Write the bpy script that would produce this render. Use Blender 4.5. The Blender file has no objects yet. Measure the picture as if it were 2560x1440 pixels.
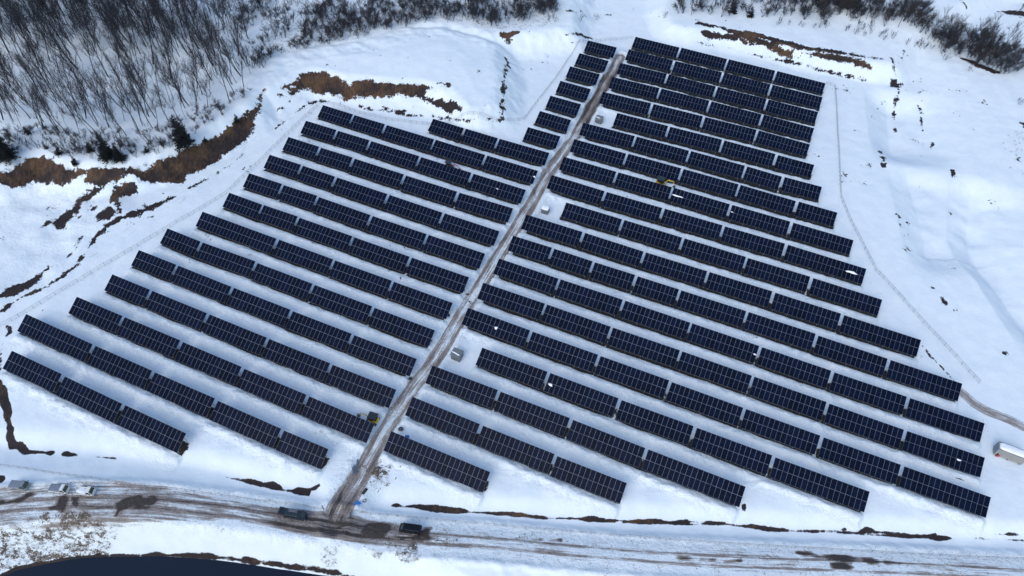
import bpy, bmesh, math, random
import numpy as np
from mathutils import Vector, Matrix
TABLE_DATA='''T,0,0,10,25.87,245.10,1.24,36.57,241.00,1.16 T,1,0,10,22.29,236.05,1.41,32.86,231.58,1.37 T,2,0,10,18.55,226.98,1.62,29.15,222.58,1.60 T,3,0,10,14.82,217.44,1.85,25.42,212.99,1.85
T,4,0,10,11.17,208.17,2.09,21.65,203.76,2.10 T,5,0,10,7.52,199.03,2.32,17.95,194.56,2.33 T,6,0,10,3.59,189.86,2.55,14.20,185.57,2.54 L,0,0,10,-27.77,192.24,2.92,-17.30,187.82,2.83
L,0,1,10,-16.64,187.65,2.83,-6.03,183.33,2.77 L,0,2,15,-5.47,183.10,2.77,10.52,176.91,2.73 L,1,0,10,-64.93,196.83,3.56,-54.22,192.54,3.40 L,1,1,10,-53.70,192.21,3.39,-43.06,188.07,3.25
L,1,2,15,-42.41,187.69,3.24,-26.39,181.42,3.07 L,1,3,15,-25.86,181.25,3.07,-9.70,174.70,2.96 L,1,4,15,-9.06,174.46,2.96,6.89,167.98,2.91 L,2,0,10,-68.76,188.02,3.74,-58.10,183.92,3.59
L,2,1,10,-57.47,183.55,3.58,-46.78,179.48,3.44 L,2,2,15,-46.13,179.12,3.44,-30.19,172.69,3.27 L,2,3,15,-29.58,172.34,3.26,-13.52,165.89,3.14 L,2,4,15,-12.85,165.51,3.13,3.28,159.04,3.06
L,3,0,10,-72.50,179.30,3.91,-61.88,175.12,3.78 L,3,1,10,-61.21,174.71,3.77,-50.64,170.70,3.63 L,3,2,15,-49.90,170.17,3.63,-33.94,163.86,3.44 L,3,3,15,-33.24,163.40,3.44,-17.26,157.14,3.29
L,3,4,15,-16.51,156.71,3.29,-0.38,150.84,3.18 L,4,0,10,-76.22,170.26,4.08,-65.63,166.18,3.95 L,4,1,10,-64.98,165.79,3.95,-54.39,161.45,3.81 L,4,2,15,-53.69,161.13,3.81,-37.73,154.82,3.61
L,4,3,15,-37.02,154.46,3.60,-20.79,147.90,3.43 L,4,4,15,-20.15,147.67,3.42,-4.03,141.25,3.29 L,5,0,10,-80.21,161.31,4.25,-69.36,157.16,4.12 L,5,1,10,-68.74,156.72,4.12,-58.04,152.76,3.97
L,5,2,15,-57.38,152.22,3.97,-41.31,145.67,3.76 L,5,3,15,-40.65,145.33,3.75,-24.50,139.01,3.55 L,5,4,15,-23.90,138.73,3.55,-7.70,132.41,3.39 L,6,0,10,-83.70,152.44,4.40,-72.93,147.99,4.28
L,6,1,10,-72.43,147.86,4.27,-61.80,143.84,4.13 L,6,2,15,-61.17,143.35,4.12,-45.06,136.96,3.89 L,6,3,15,-44.40,136.59,3.88,-28.29,130.19,3.66 L,6,4,15,-27.63,129.88,3.65,-11.57,123.61,3.47
L,7,0,22,-88.97,144.14,4.55,-65.70,134.78,4.27 L,7,1,15,-64.89,134.47,4.26,-48.78,128.03,4.02 L,7,2,15,-48.17,127.67,4.01,-31.97,121.34,3.76 L,7,3,15,-31.40,121.01,3.76,-15.28,114.65,3.54
L,8,0,10,-96.55,136.97,4.72,-85.95,132.46,4.63 L,8,1,15,-85.32,132.19,4.62,-69.31,126.09,4.41 L,8,2,15,-68.62,125.50,4.40,-52.56,119.13,4.14 L,8,3,15,-51.93,118.75,4.13,-35.85,112.46,3.87
L,8,4,15,-35.20,112.02,3.86,-19.05,105.60,3.62 L,9,0,11,-101.46,128.46,4.85,-89.78,123.71,4.77 L,9,1,15,-89.15,123.42,4.76,-73.21,116.89,4.56 L,9,2,15,-72.51,116.62,4.54,-56.35,110.21,4.27
L,9,3,15,-55.69,109.80,4.26,-39.63,103.51,3.98 L,9,4,15,-38.97,103.13,3.97,-22.66,96.79,3.70 L,10,0,11,-105.18,119.51,4.99,-93.64,114.78,4.92 L,10,1,15,-92.93,114.45,4.91,-76.92,107.94,4.70
L,10,2,15,-76.15,107.60,4.69,-60.20,101.22,4.42 L,10,3,15,-59.52,100.85,4.41,-43.32,94.50,4.11 L,10,4,15,-42.67,94.10,4.10,-26.52,87.85,3.82 L,11,0,13,-111.18,111.58,5.14,-97.40,105.96,5.08
L,11,1,15,-96.72,105.65,5.07,-80.84,99.29,4.87 L,11,2,15,-80.04,98.81,4.86,-64.05,92.41,4.58 L,11,3,15,-63.30,91.88,4.57,-47.13,85.48,4.27 L,11,4,15,-46.43,85.08,4.25,-30.27,78.58,3.97
L,12,0,19,-121.30,105.51,5.26,-101.23,97.04,5.26 L,12,1,15,-100.43,96.65,5.25,-84.50,90.21,5.07 L,12,2,15,-83.76,89.79,5.06,-67.78,83.46,4.78 L,12,3,15,-66.93,82.86,4.77,-50.91,76.39,4.47
L,12,4,10,-50.21,75.99,4.46,-39.43,71.87,4.26 L,13,0,14,-119.49,94.33,5.47,-104.90,88.26,5.47 L,13,1,15,-103.95,87.64,5.47,-88.07,80.99,5.31 L,13,2,15,-87.29,80.67,5.29,-71.43,74.21,5.04
R,0,0,15,44.33,249.15,0.95,60.41,242.75,0.86 R,0,1,15,61.17,242.73,0.85,77.30,236.14,0.79 R,0,2,15,77.93,236.03,0.79,93.89,229.75,0.67 R,0,3,15,94.59,229.55,0.66,110.73,223.18,0.40
R,1,0,15,41.01,240.07,1.13,56.91,233.68,1.09 R,1,1,15,57.70,233.28,1.10,73.91,227.04,1.08 R,1,2,15,74.65,226.83,1.07,90.20,220.60,1.01 R,1,3,15,90.86,220.32,1.01,107.22,214.03,0.79
R,2,0,15,37.09,230.55,1.35,53.46,224.62,1.35 R,2,1,15,54.19,224.23,1.35,70.08,217.71,1.38 R,2,2,15,70.75,217.43,1.38,86.76,211.25,1.35 R,2,3,15,87.40,210.96,1.34,103.25,204.89,1.17
R,3,0,15,33.48,221.27,1.59,49.77,215.34,1.62 R,3,1,15,50.44,215.06,1.62,66.37,208.73,1.67 R,3,2,15,67.01,208.39,1.67,83.08,201.92,1.67 R,3,3,15,83.83,201.75,1.66,99.40,195.33,1.54
R,4,0,15,29.55,211.74,1.85,45.85,205.85,1.89 R,4,1,15,46.60,205.50,1.89,62.69,199.41,1.95 R,4,2,15,63.38,199.01,1.95,79.56,193.04,1.95 R,4,3,15,80.24,192.71,1.95,95.73,186.37,1.84
R,5,0,15,33.69,199.55,2.11,50.17,193.24,2.18 R,5,1,15,50.79,192.91,2.18,67.05,186.88,2.22 R,5,2,15,67.69,186.56,2.23,83.12,180.53,2.20 R,5,3,10,83.79,180.03,2.20,94.42,175.89,2.10
R,6,0,15,21.94,193.39,2.33,38.54,187.19,2.37 R,6,1,15,39.17,186.87,2.38,55.32,180.54,2.44 R,6,2,15,55.94,180.37,2.44,72.07,174.03,2.45 R,6,3,10,72.72,173.74,2.45,82.74,169.44,2.41
R,6,4,10,83.50,169.30,2.41,94.16,165.44,2.28 R,7,0,15,18.68,184.43,2.54,34.97,177.95,2.58 R,7,1,15,35.64,177.92,2.58,51.67,171.65,2.63 R,7,2,15,52.34,171.38,2.63,68.39,165.00,2.64
R,7,3,15,68.97,164.79,2.64,84.48,158.45,2.55 R,7,4,10,85.32,158.27,2.54,95.87,154.17,2.39 R,8,0,15,15.00,175.31,2.73,31.18,168.93,2.75 R,8,1,15,31.78,168.64,2.76,47.65,162.62,2.79
R,8,2,15,48.23,162.41,2.79,64.14,155.90,2.79 R,8,3,15,64.78,155.66,2.79,80.73,149.47,2.70 R,8,4,15,81.50,149.07,2.69,97.48,142.94,2.44 R,9,0,15,11.10,166.34,2.90,26.99,159.76,2.91
R,9,1,15,27.61,159.44,2.91,43.67,153.26,2.92 R,9,2,15,44.39,153.01,2.92,60.45,146.86,2.90 R,9,3,15,61.03,146.45,2.90,77.15,140.42,2.80 R,9,4,19,77.89,140.00,2.80,97.96,132.04,2.46
R,10,0,15,15.27,154.24,3.03,31.36,147.90,3.02 R,10,1,15,32.00,147.66,3.02,48.01,141.32,3.00 R,10,2,15,48.65,141.04,3.00,64.95,134.69,2.94 R,10,3,15,65.43,134.31,2.94,81.38,128.26,2.78
R,10,4,16,82.10,127.82,2.77,99.04,121.19,2.43 R,11,0,15,3.48,148.53,3.17,19.66,142.19,3.11 R,11,1,15,20.36,141.86,3.11,36.45,135.36,3.08 R,11,2,15,37.06,135.09,3.08,53.26,128.86,3.03
R,11,3,15,53.84,128.60,3.02,69.78,122.51,2.92 R,11,4,15,70.47,122.07,2.91,86.47,115.82,2.69 R,11,5,17,87.12,115.37,2.68,105.15,108.41,2.21 R,12,0,10,-0.16,139.76,3.27,10.82,135.62,3.21
R,12,1,10,11.45,135.28,3.20,21.97,131.04,3.16 R,12,2,10,22.58,130.72,3.16,33.31,126.62,3.12 R,12,3,10,33.96,126.16,3.12,44.67,122.05,3.07 R,12,4,15,45.23,121.74,3.07,61.45,115.44,2.98
R,12,5,15,62.03,115.16,2.97,78.07,108.92,2.80 R,12,6,15,78.62,108.35,2.79,94.52,102.09,2.48 R,12,7,15,95.15,101.73,2.47,111.06,95.74,1.95 R,13,0,15,-3.81,130.86,3.35,12.48,124.32,3.24
R,13,1,15,13.02,124.12,3.24,29.32,117.82,3.15 R,13,2,15,29.93,117.52,3.15,46.20,111.00,3.06 R,13,3,15,46.66,110.81,3.06,62.70,104.41,2.95 R,13,4,15,63.32,104.10,2.94,79.18,97.79,2.75
R,13,5,15,79.80,97.35,2.74,95.78,91.22,2.42 R,13,6,15,96.42,90.89,2.40,112.28,84.91,1.87 R,14,0,15,-7.70,121.93,3.43,8.77,115.59,3.28 R,14,1,15,9.29,115.34,3.28,25.54,108.83,3.17
R,14,2,15,26.11,108.57,3.17,42.42,102.25,3.07 R,14,3,15,42.95,101.96,3.07,59.16,95.49,2.95 R,14,4,15,59.69,95.21,2.95,75.72,88.82,2.78 R,14,5,15,76.25,88.41,2.77,92.10,82.20,2.49
R,14,6,15,92.73,81.92,2.47,108.68,75.94,2.01 R,15,0,15,-11.23,113.26,3.49,4.97,106.75,3.32 R,15,1,15,5.58,106.40,3.32,21.84,100.06,3.19 R,15,2,15,22.45,99.70,3.19,38.71,93.32,3.08
R,15,3,15,39.24,92.86,3.08,55.38,86.43,2.97 R,15,4,15,55.96,86.13,2.97,71.94,79.80,2.83 R,15,5,15,72.58,79.39,2.82,88.46,73.28,2.58 R,15,6,16,89.10,72.92,2.57,106.12,66.40,2.15
R,16,0,15,-6.91,100.91,3.46,9.27,94.54,3.30 R,16,1,15,9.92,94.22,3.29,26.06,87.81,3.17 R,16,2,15,26.72,87.37,3.16,42.93,81.12,3.07 R,16,3,15,43.61,80.70,3.06,59.70,74.39,2.97
R,16,4,18,60.29,73.92,2.96,79.38,66.52,2.79 R,17,0,15,-18.72,95.11,3.65,-2.56,88.88,3.44 R,17,1,15,-1.91,88.46,3.43,14.36,82.07,3.28 R,17,2,15,15.06,81.65,3.28,31.16,75.10,3.17
R,17,3,19,31.83,74.80,3.17,52.26,66.65,3.08 R,18,0,15,-22.49,86.14,3.76,-6.35,79.64,3.54 R,18,1,15,-5.62,79.26,3.53,10.68,72.83,3.38 R,18,2,14,11.26,72.37,3.38,26.32,66.53,3.29
R,19,0,21,-26.27,76.95,3.91,-3.48,67.95,3.62'''
D=bpy.data; SC=bpy.context.scene; COL=SC.collection
R=math.radians; rnd=random.Random(7)
# ------------------------------------------------------------------ camera
F_PX,PITCH,ROLL,CZ=1780.8,0.880843,0.031416,149.32      # focal length in px of a 2560 wide frame
cam=D.cameras.new('camera'); camo=D.objects.new('camera',cam); COL.objects.link(camo)
cam.sensor_width=36; cam.lens=36*F_PX/2560; cam.clip_start=1; cam.clip_end=6000
_rt=Vector((1,0,0)); _fw=Vector((0,math.cos(PITCH),-math.sin(PITCH))); _up=Vector((0,math.sin(PITCH),math.cos(PITCH)))
_c,_s=math.cos(ROLL),math.sin(ROLL)
_X=_c*_rt+_s*_up; _Y=-_s*_rt+_c*_up; _Z=-_fw
camo.matrix_world=Matrix(((_X.x,_Y.x,_Z.x,0),(_X.y,_Y.y,_Z.y,0),(_X.z,_Y.z,_Z.z,CZ),(0,0,0,1)))
SC.camera=camo
# ------------------------------------------------------------------ world + sun (hazy winter sun from the left behind the camera)
SUN_AZ=R(212)      # direction the light comes from, clockwise from +Y
SUN_EL=R(42)
w=D.worlds.new('World'); SC.world=w; w.use_nodes=True
nt=w.node_tree; bg=nt.nodes['Background']; sky=nt.nodes.new('ShaderNodeTexSky'); sky.sky_type='NISHITA'
sky.sun_disc=False; sky.sun_elevation=SUN_EL; sky.sun_rotation=SUN_AZ; sky.air_density=1.0; sky.dust_density=1.5; sky.ozone_density=.6
nt.links.new(sky.outputs[0],bg.inputs[0]); bg.inputs[1].default_value=0.15
sl=D.lights.new('sun','SUN'); sl.energy=.46; sl.angle=R(46); sl.color=(1,.99,.95)
so=D.objects.new('sun',sl); COL.objects.link(so)
_d=Vector((math.sin(SUN_AZ)*math.cos(SUN_EL),math.cos(SUN_AZ)*math.cos(SUN_EL),math.sin(SUN_EL)))
so.rotation_euler=_d.to_track_quat('Z','Y').to_euler(); so.location=_d*200
SC.view_settings.view_transform='Standard'; SC.view_settings.look='None'; SC.view_settings.exposure=0.61; SC.view_settings.gamma=1
# ------------------------------------------------------------------ noise
def _hash(ix,iy,seed):
    h=(ix.astype(np.int64)*374761393+iy.astype(np.int64)*668265263+seed*974634777)&0xffffffff
    h=((h^(h>>13))*1274126177)&0xffffffff
    return ((h^(h>>16))&0xffff)/65535.0
def vnoise(x,y,seed=0):
    ix=np.floor(x);iy=np.floor(y);fx=x-ix;fy=y-iy
    fx=fx*fx*fx*(fx*(fx*6-15)+10);fy=fy*fy*fy*(fy*(fy*6-15)+10)
    a=_hash(ix,iy,seed);b=_hash(ix+1,iy,seed);c=_hash(ix,iy+1,seed);d=_hash(ix+1,iy+1,seed)
    return (a*(1-fx)+b*fx)*(1-fy)+(c*(1-fx)+d*fx)*fy
def fbm(x,y,scale,oct=4,seed=0):
    x=x/scale;y=y/scale;s=0;a=1;t=0
    for i in range(oct):
        s=s+a*(vnoise(x+17.3*i,y-9.1*i,seed+i)-.5);t+=a;a*=.5;x,y=x*1.9+y*.5,y*1.9-x*.25
    return s/t*2      # about -1..1
def sstep(a,b,x):
    t=np.clip((x-a)/(b-a),0,1); return t*t*(3-2*t)
# ------------------------------------------------------------------ photo px (2560 wide) -> point on the plane z
def at(px,py,z=0.0):
    u=(px-1280)/F_PX; v=-(py-720)/F_PX
    d=_fw+_X*u+_Y*v
    t=(CZ-z)/(-d.z); return (d.x*t,d.y*t)
def poly(pts,z=0.0): return np.array([at(a,b,z) for a,b in pts])
def sdf(P,X,Y,closed=True,margin=4):
    """signed distance, positive inside (or minus distance for a line); -margin far away"""
    out=np.full(X.shape,-float(margin)); 
    x0,y0=P.min(0)-margin; x1,y1=P.max(0)+margin
    m=(X>x0)&(X<x1)&(Y>y0)&(Y<y1)
    if not m.any(): return out
    x=X[m];y=Y[m]; d=np.full(x.shape,1e9); ins=np.zeros(x.shape,bool)
    n=len(P)
    for i in range(n if closed else n-1):
        ax,ay=P[i];bx,by=P[(i+1)%n]; ex,ey=bx-ax,by-ay
        L=ex*ex+ey*ey+1e-12
        t=np.clip(((x-ax)*ex+(y-ay)*ey)/L,0,1)
        d=np.minimum(d,(x-ax-t*ex)**2+(y-ay-t*ey)**2)
        if closed:
            c=((ay>y)!=(by>y))&(x<(bx-ax)*(y-ay)/(by-ay+1e-12)+ax); ins^=c
    d=np.sqrt(d)
    out[m]=np.where(ins,d,-d) if closed else -d
    return np.maximum(out,-margin)
def along(P,X,Y,margin):
    """coordinates (across, along) relative to a polyline"""
    U=np.full(X.shape,99.);V=np.zeros(X.shape);x0,y0=P.min(0)-margin;x1,y1=P.max(0)+margin
    m=(X>x0)&(X<x1)&(Y>y0)&(Y<y1); x=X[m];y=Y[m];best=np.full(x.shape,1e9);u=np.full(x.shape,99.);v=np.zeros(x.shape);s=0
    for i in range(len(P)-1):
        ax,ay=P[i];bx,by=P[i+1];ex,ey=bx-ax,by-ay;L=math.hypot(ex,ey)
        t=np.clip(((x-ax)*ex+(y-ay)*ey)/(L*L),0,1); dx=x-ax-t*ex;dy=y-ay-t*ey;d=dx*dx+dy*dy
        k=d<best; best[k]=d[k]; sg=np.sign(ex*dy-ey*dx); u[k]=(np.sqrt(d)*sg)[k]; v[k]=(s+t*L)[k]; s+=L
    U[m]=u;V[m]=v; return U,V
# ------------------------------------------------------------------ the solar tables: block,row,place,columns, top edge ends
TABLES=[]
for r_ in TABLE_DATA.split():
    a=r_.split(','); TABLES.append((a[0],int(a[1]),int(a[2]),int(a[3]),np.array([float(v) for v in a[4:7]]),np.array([float(v) for v in a[7:10]])))
TILT=R(27.24); HALF=4.641*math.cos(TILT)/2; ZTOP=3.32; ZFRONT=ZTOP-4.641*math.sin(TILT)
TB=[]
for K,r_,j,n,a,b in TABLES:
    ex=(b-a); L=np.linalg.norm(ex); ex=ex/L; ey=np.cross([0,0,1],ex); ey/=np.linalg.norm(ey); ez=np.cross(ex,ey)
    base=(a+b)/2-ey*HALF-ez*ZTOP
    TB.append((K,r_,j,n,base,ex,ey,ez,L))
_bx=np.array([t[4][0] for t in TB]);_by=np.array([t[4][1] for t in TB]);_bz=np.array([t[4][2] for t in TB])
# coarse base grid
GX=np.arange(-300,305,5.);GY=np.arange(-20,420,5.)
_gx,_gy=np.meshgrid(GX,GY)
num=np.zeros(_gx.shape);den=np.full(_gx.shape,1e-3)
for x,y,z in zip(_bx,_by,_bz):
    wgt=np.exp(-((_gx-x)**2+(_gy-y)**2)/(2*14.**2)); num+=wgt*z;den+=wgt
GB=num/den
def bil(X,Y):
    fx=np.clip((X-GX[0])/5,0,len(GX)-1.001);fy=np.clip((Y-GY[0])/5,0,len(GY)-1.001)
    i=fx.astype(int);j=fy.astype(int);fx=fx-i;fy=fy-j
    return (GB[j,i]*(1-fx)+GB[j,i+1]*fx)*(1-fy)+(GB[j+1,i]*(1-fx)+GB[j+1,i+1]*fx)*fy
# ------------------------------------------------------------------ terrain features, traced on the ground
MOUND=poly([(668,214),(697,200),(740,180),(783,170),(847,180),(900,190),(1073,200),(1130,218),(1185,262),(1225,250),(1238,170),(1225,100),(1130,70),(1000,70),(900,108),(780,120),(700,140),(655,165)],6.5)
FOREST=poly([(-400,520),(-120,440),(0,405),(57,378),(107,370),(150,398),(213,408),(300,402),(390,380),(470,340),(560,295),(617,262),(650,215),(655,150),(780,110),(900,98),(1000,62),(1130,50),(1230,70),(1300,66),(1420,50),(1440,-120),(700,-500),(-600,-500)],6.5)
HILLR=poly([(1690,45),(1737,52),(1787,50),(1847,66),(1920,78),(2020,105),(2120,122),(2205,136),(2235,138),(2262,90),(2330,40),(2500,-40),(2900,-100),(1700,-200),(1670,0)],4.5)
DITCH=poly([(-150,1100),(0,1128),(127,1134),(230,1143),(400,1165),(553,1190),(640,1212),(773,1236),(830,1262),(900,1262),(977,1264),(1140,1279),(1280,1289),(1440,1300),(1563,1307),(1723,1307),(1900,1321),(2093,1331),(2300,1342),(2560,1350),(2800,1362)],-1.7)
ROADC=poly([(-300,1290),(-60,1288),(60,1272),(200,1262),(300,1262),(400,1264),(500,1274),(600,1284),(700,1300),(800,1315),(900,1328),(1000,1337),(1100,1345),(1200,1351),(1400,1370),(1600,1386),(1800,1398),(2000,1404),(2200,1411),(2400,1420),(2560,1428),(2900,1450)])
TRACKC=poly([(1552,128),(1535,165),(1515,195),(1500,225),(1478,262),(1458,300),(1438,335),(1413,370),(1388,405),(1362,445),(1338,490),(1313,530),(1286,575),(1263,610),(1240,650),(1215,690),(1190,730),(1165,770),(1140,812),(1115,855),(1090,895),(1064,930),(1036,965),(1007,1010),(982,1050),(955,1090),(934,1130),(915,1165),(895,1205),(870,1245),(848,1285),(838,1312)])
POND=poly([(-260,1620),(-60,1470),(7,1440),(50,1423),(117,1408),(200,1395),(283,1391),(383,1390),(467,1391),(550,1397),(640,1408),(707,1418),(773,1427),(857,1440),(960,1475),(1100,1560),(1200,1700),(-200,1750)],-7)
LEFTTRK=poly([(-60,830),(0,798),(150,700),(300,608),(450,510),(560,425),(680,315),(770,272)])
SIDETRK=poly([(2405,975),(2440,1005),(2470,1022),(2525,1043),(2575,1068),(2700,1130)])
STEP1=poly([(2165,195),(2170,260),(2178,330),(2190,400)])
STEP2=poly([(2385,420),(2378,500),(2380,580),(2410,650),(2470,740),(2530,830),(2570,900)])
STEP3=poly([(2200,400),(2230,470),(2245,540),(2262,620),(2300,700)])
def step_down(P,X,Y,width,drop):
    u,v=along(P,X,Y,width+30); L=v.max()
    prof=np.where(u>50,0,-drop*np.clip(u/width,0,1)*(1-sstep(width,width+24,u)))*(1+.25*fbm(X,Y,9,2,91))
    return prof*sstep(0,12,v)*(1-sstep(L-14,L,v))
_fcg=(np.arange(-900,520,10.),np.arange(40,900,10.)); _fg=np.meshgrid(*_fcg); _fs=sdf(FOREST,_fg[0],_fg[1],margin=400)
_fd=13.*sstep(3,75,_fs)
def FDROP(X,Y):
    fx=np.clip((X+900)/10,0,len(_fcg[0])-1.001);fy=np.clip((Y-40)/10,0,len(_fcg[1])-1.001); i=fx.astype(int);j=fy.astype(int);fx=fx-i;fy=fy-j
    return (_fd[j,i]*(1-fx)+_fd[j,i+1]*fx)*(1-fy)+(_fd[j+1,i]*(1-fx)+_fd[j+1,i+1]*fx)*fy
def hgt(X,Y,detail=True):
    X=np.asarray(X,float);Y=np.asarray(Y,float)
    h=bil(X,Y)
    h=h+fbm(X,Y,60,3,1)*.5
    ds=np.full(X.shape,-1.)
    m=sdf(MOUND,X,Y,margin=16); f=sdf(FOREST,X,Y,margin=16)
    wob=fbm(X,Y,14,3,5)*1.6
    hm=6.5*sstep(-12.5,0.5,m+wob*.7)+.6*sstep(0,16,m); hf=6.5*sstep(-11.5,0.5,f+wob)+0*f
    inn=np.clip(-(X*.45-Y*.9)+120,0,None)
    hf=hf-FDROP(X,Y)
    h=h+np.maximum(hm,hf)
    hr=sdf(HILLR,X,Y,margin=14); h=h+4.5*sstep(-9.5,.3,hr+wob*.4)
    h=h+step_down(STEP1,X,Y,9,4.6)+step_down(STEP2,X,Y,7,3.8)+step_down(STEP3,X,Y,8,3.2)
    # ditch along the road: steep sunny bank, gentle far side
    u,v=along(DITCH,X,Y,14)
    bank=np.where(u>0,-2.0*np.exp(-(u/2.6)**2),-2.0*np.exp(-(u/5.2)**2)); h=h+np.where(u<50,bank,0)*sstep(2.5,7,np.abs(along(TRACKC,X,Y,9)[0]))
    # embankment down to the pond
    p=sdf(POND,X,Y,margin=60)
    ru,rv=along(ROADC,X,Y,40); below=np.where(ru<50,np.clip(-ru,0,None),np.where(Y<60,40,0))
    emb=np.where((p>-59)&(below>0),sstep(3.0,8.5,below),0)
    tgt=-7.0+np.clip(-p,-4,30)*.75
    h=np.where(below>3.0,np.minimum(h,h*(1-emb)+np.minimum(tgt,h-.05*below)*emb),h)
    # far outside: hills
    far=np.clip(Y-300,0,None); h=h+far*.03
    if detail:
        cut=np.maximum(sstep(-13,-8,m)*sstep(2,-2,m),sstep(-13,-8,f)*sstep(2,-2,f))*(Y>110)
        h=h+cut*(fbm(X,Y,5,3,93)*.6+fbm(X,Y,1.8,2,94)*.22)
        h=h+fbm(X,Y,9,3,11)*.16
        rk=sstep(3.6,6,np.abs(ru))*sstep(2.2,4,np.abs(along(TRACKC,X,Y,8)[0]))
        h=h+fbm(X,Y,2.6,3,21)*.09*rk+sstep(3,6,below)*sstep(.3,5,-p)*(fbm(X,Y,7,3,23)*.8+fbm(X,Y,2.2,2,24)*.35)
        left=sdf(LUMPY,X,Y,margin=8); h=h+sstep(-6,3,left)*(fbm(X,Y,22,3,31)*1.6+fbm(X,Y,5,2,33)*.35)
        # ploughed banks beside the road, ruts
        h=h+.45*np.exp(-((np.abs(ru)-4.6)/.9)**2)*(1+.7*fbm(X,Y,1.6,2,41))
        tu,tv=along(TRACKC,X,Y,8); 
        h=h+np.where(np.abs(tu)<6,.35*np.exp(-((np.abs(tu)-3.3)/.7)**2)*(1+.9*fbm(X,Y,1.4,2,43))-.25*sstep(3,2,np.abs(tu))-.12*np.exp(-((np.abs(tu)-.95)/.35)**2),0)
    return h
LUMPY=poly([(0,470),(250,470),(330,540),(230,600),(200,660),(120,730),(0,760),(-200,800),(-200,450)])
ROWS_BERM=[]
def row_fields(X,Y):
    """height change and bare-soil distance under and in front of every table"""
    dh=np.zeros(X.shape);bare=np.full(X.shape,-3.);rum=np.zeros(X.shape)
    for K,r_,j,n,b,ex,ey,ez,L in TB:
        rr=L/2+4
        m=np.nonzero((np.abs(X-b[0])<rr)&(np.abs(Y-b[1])<rr))
        x=X[m]-b[0];y=Y[m]-b[1]; a=x*ex[0]+y*ex[1]; c=x*ey[0]+y*ey[1]
        e=L/2-np.abs(a); lastj=max(q[2] for q in TABLES if q[0]==K and q[1]==r_); near0=1. if b[1]<105 else 0.
        e=np.minimum(L/2-a+(.45 if j<lastj else .1+.3*(1-near0)),a+L/2+(.45 if j>0 else .1+.3*(1-near0)))
        near=sstep(115,60,np.full(1,b[1]))[0] if b[1]<115 else 0.
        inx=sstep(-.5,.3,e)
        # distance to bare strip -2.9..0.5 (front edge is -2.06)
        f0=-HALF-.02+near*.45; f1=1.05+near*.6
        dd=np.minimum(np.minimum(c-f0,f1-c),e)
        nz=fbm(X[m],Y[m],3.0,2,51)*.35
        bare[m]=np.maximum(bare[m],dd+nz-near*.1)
        pile=np.exp(-((c+HALF+1.15-near*.25)/.85)**2)
        scal=.75+.25*np.abs(np.sin(a/1.15*math.pi*.5))+.5*fbm(X[m],Y[m],1.3,2,53)
        hgt_=.42+.25*near
        t=hgt_*pile*scal*inx-(.38)*sstep(-.3,.5,dd)+(fbm(X[m],Y[m],1.6,3,57)*.42)*inx*sstep(-6.5,-3,c)*sstep(5,2.5,c)*(1-sstep(-.4,.2,dd))
        k=np.abs(t)>np.abs(dh[m]); v=dh[m]; v[k]=t[k]; dh[m]=v
        rum[m]=np.maximum(rum[m],inx*sstep(-7,-3,c)*sstep(4.5,2,c))
    return dh,bare,rum
CGX=np.arange(-330,331,2.);CGY=np.arange(20,360,2.)
CG=hgt(*np.meshgrid(CGX,CGY),False)
def gnd(px,py,dz=0.0):
    """point of the photo on the ground"""
    z=0.0
    for _ in range(30):
        x,y=at(px,py,z); i=min(max(int((x+330)/2),0),328); j=min(max(int((y-20)/2),0),167); fx=(x-CGX[i])/2; fy=(y-CGY[j])/2
        z=z*.6+.4*float((CG[j,i]*(1-fx)+CG[j,i+1]*fx)*(1-fy)+(CG[j+1,i]*(1-fx)+CG[j+1,i+1]*fx)*fy)
    return Vector((x,y,z+dz))
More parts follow.
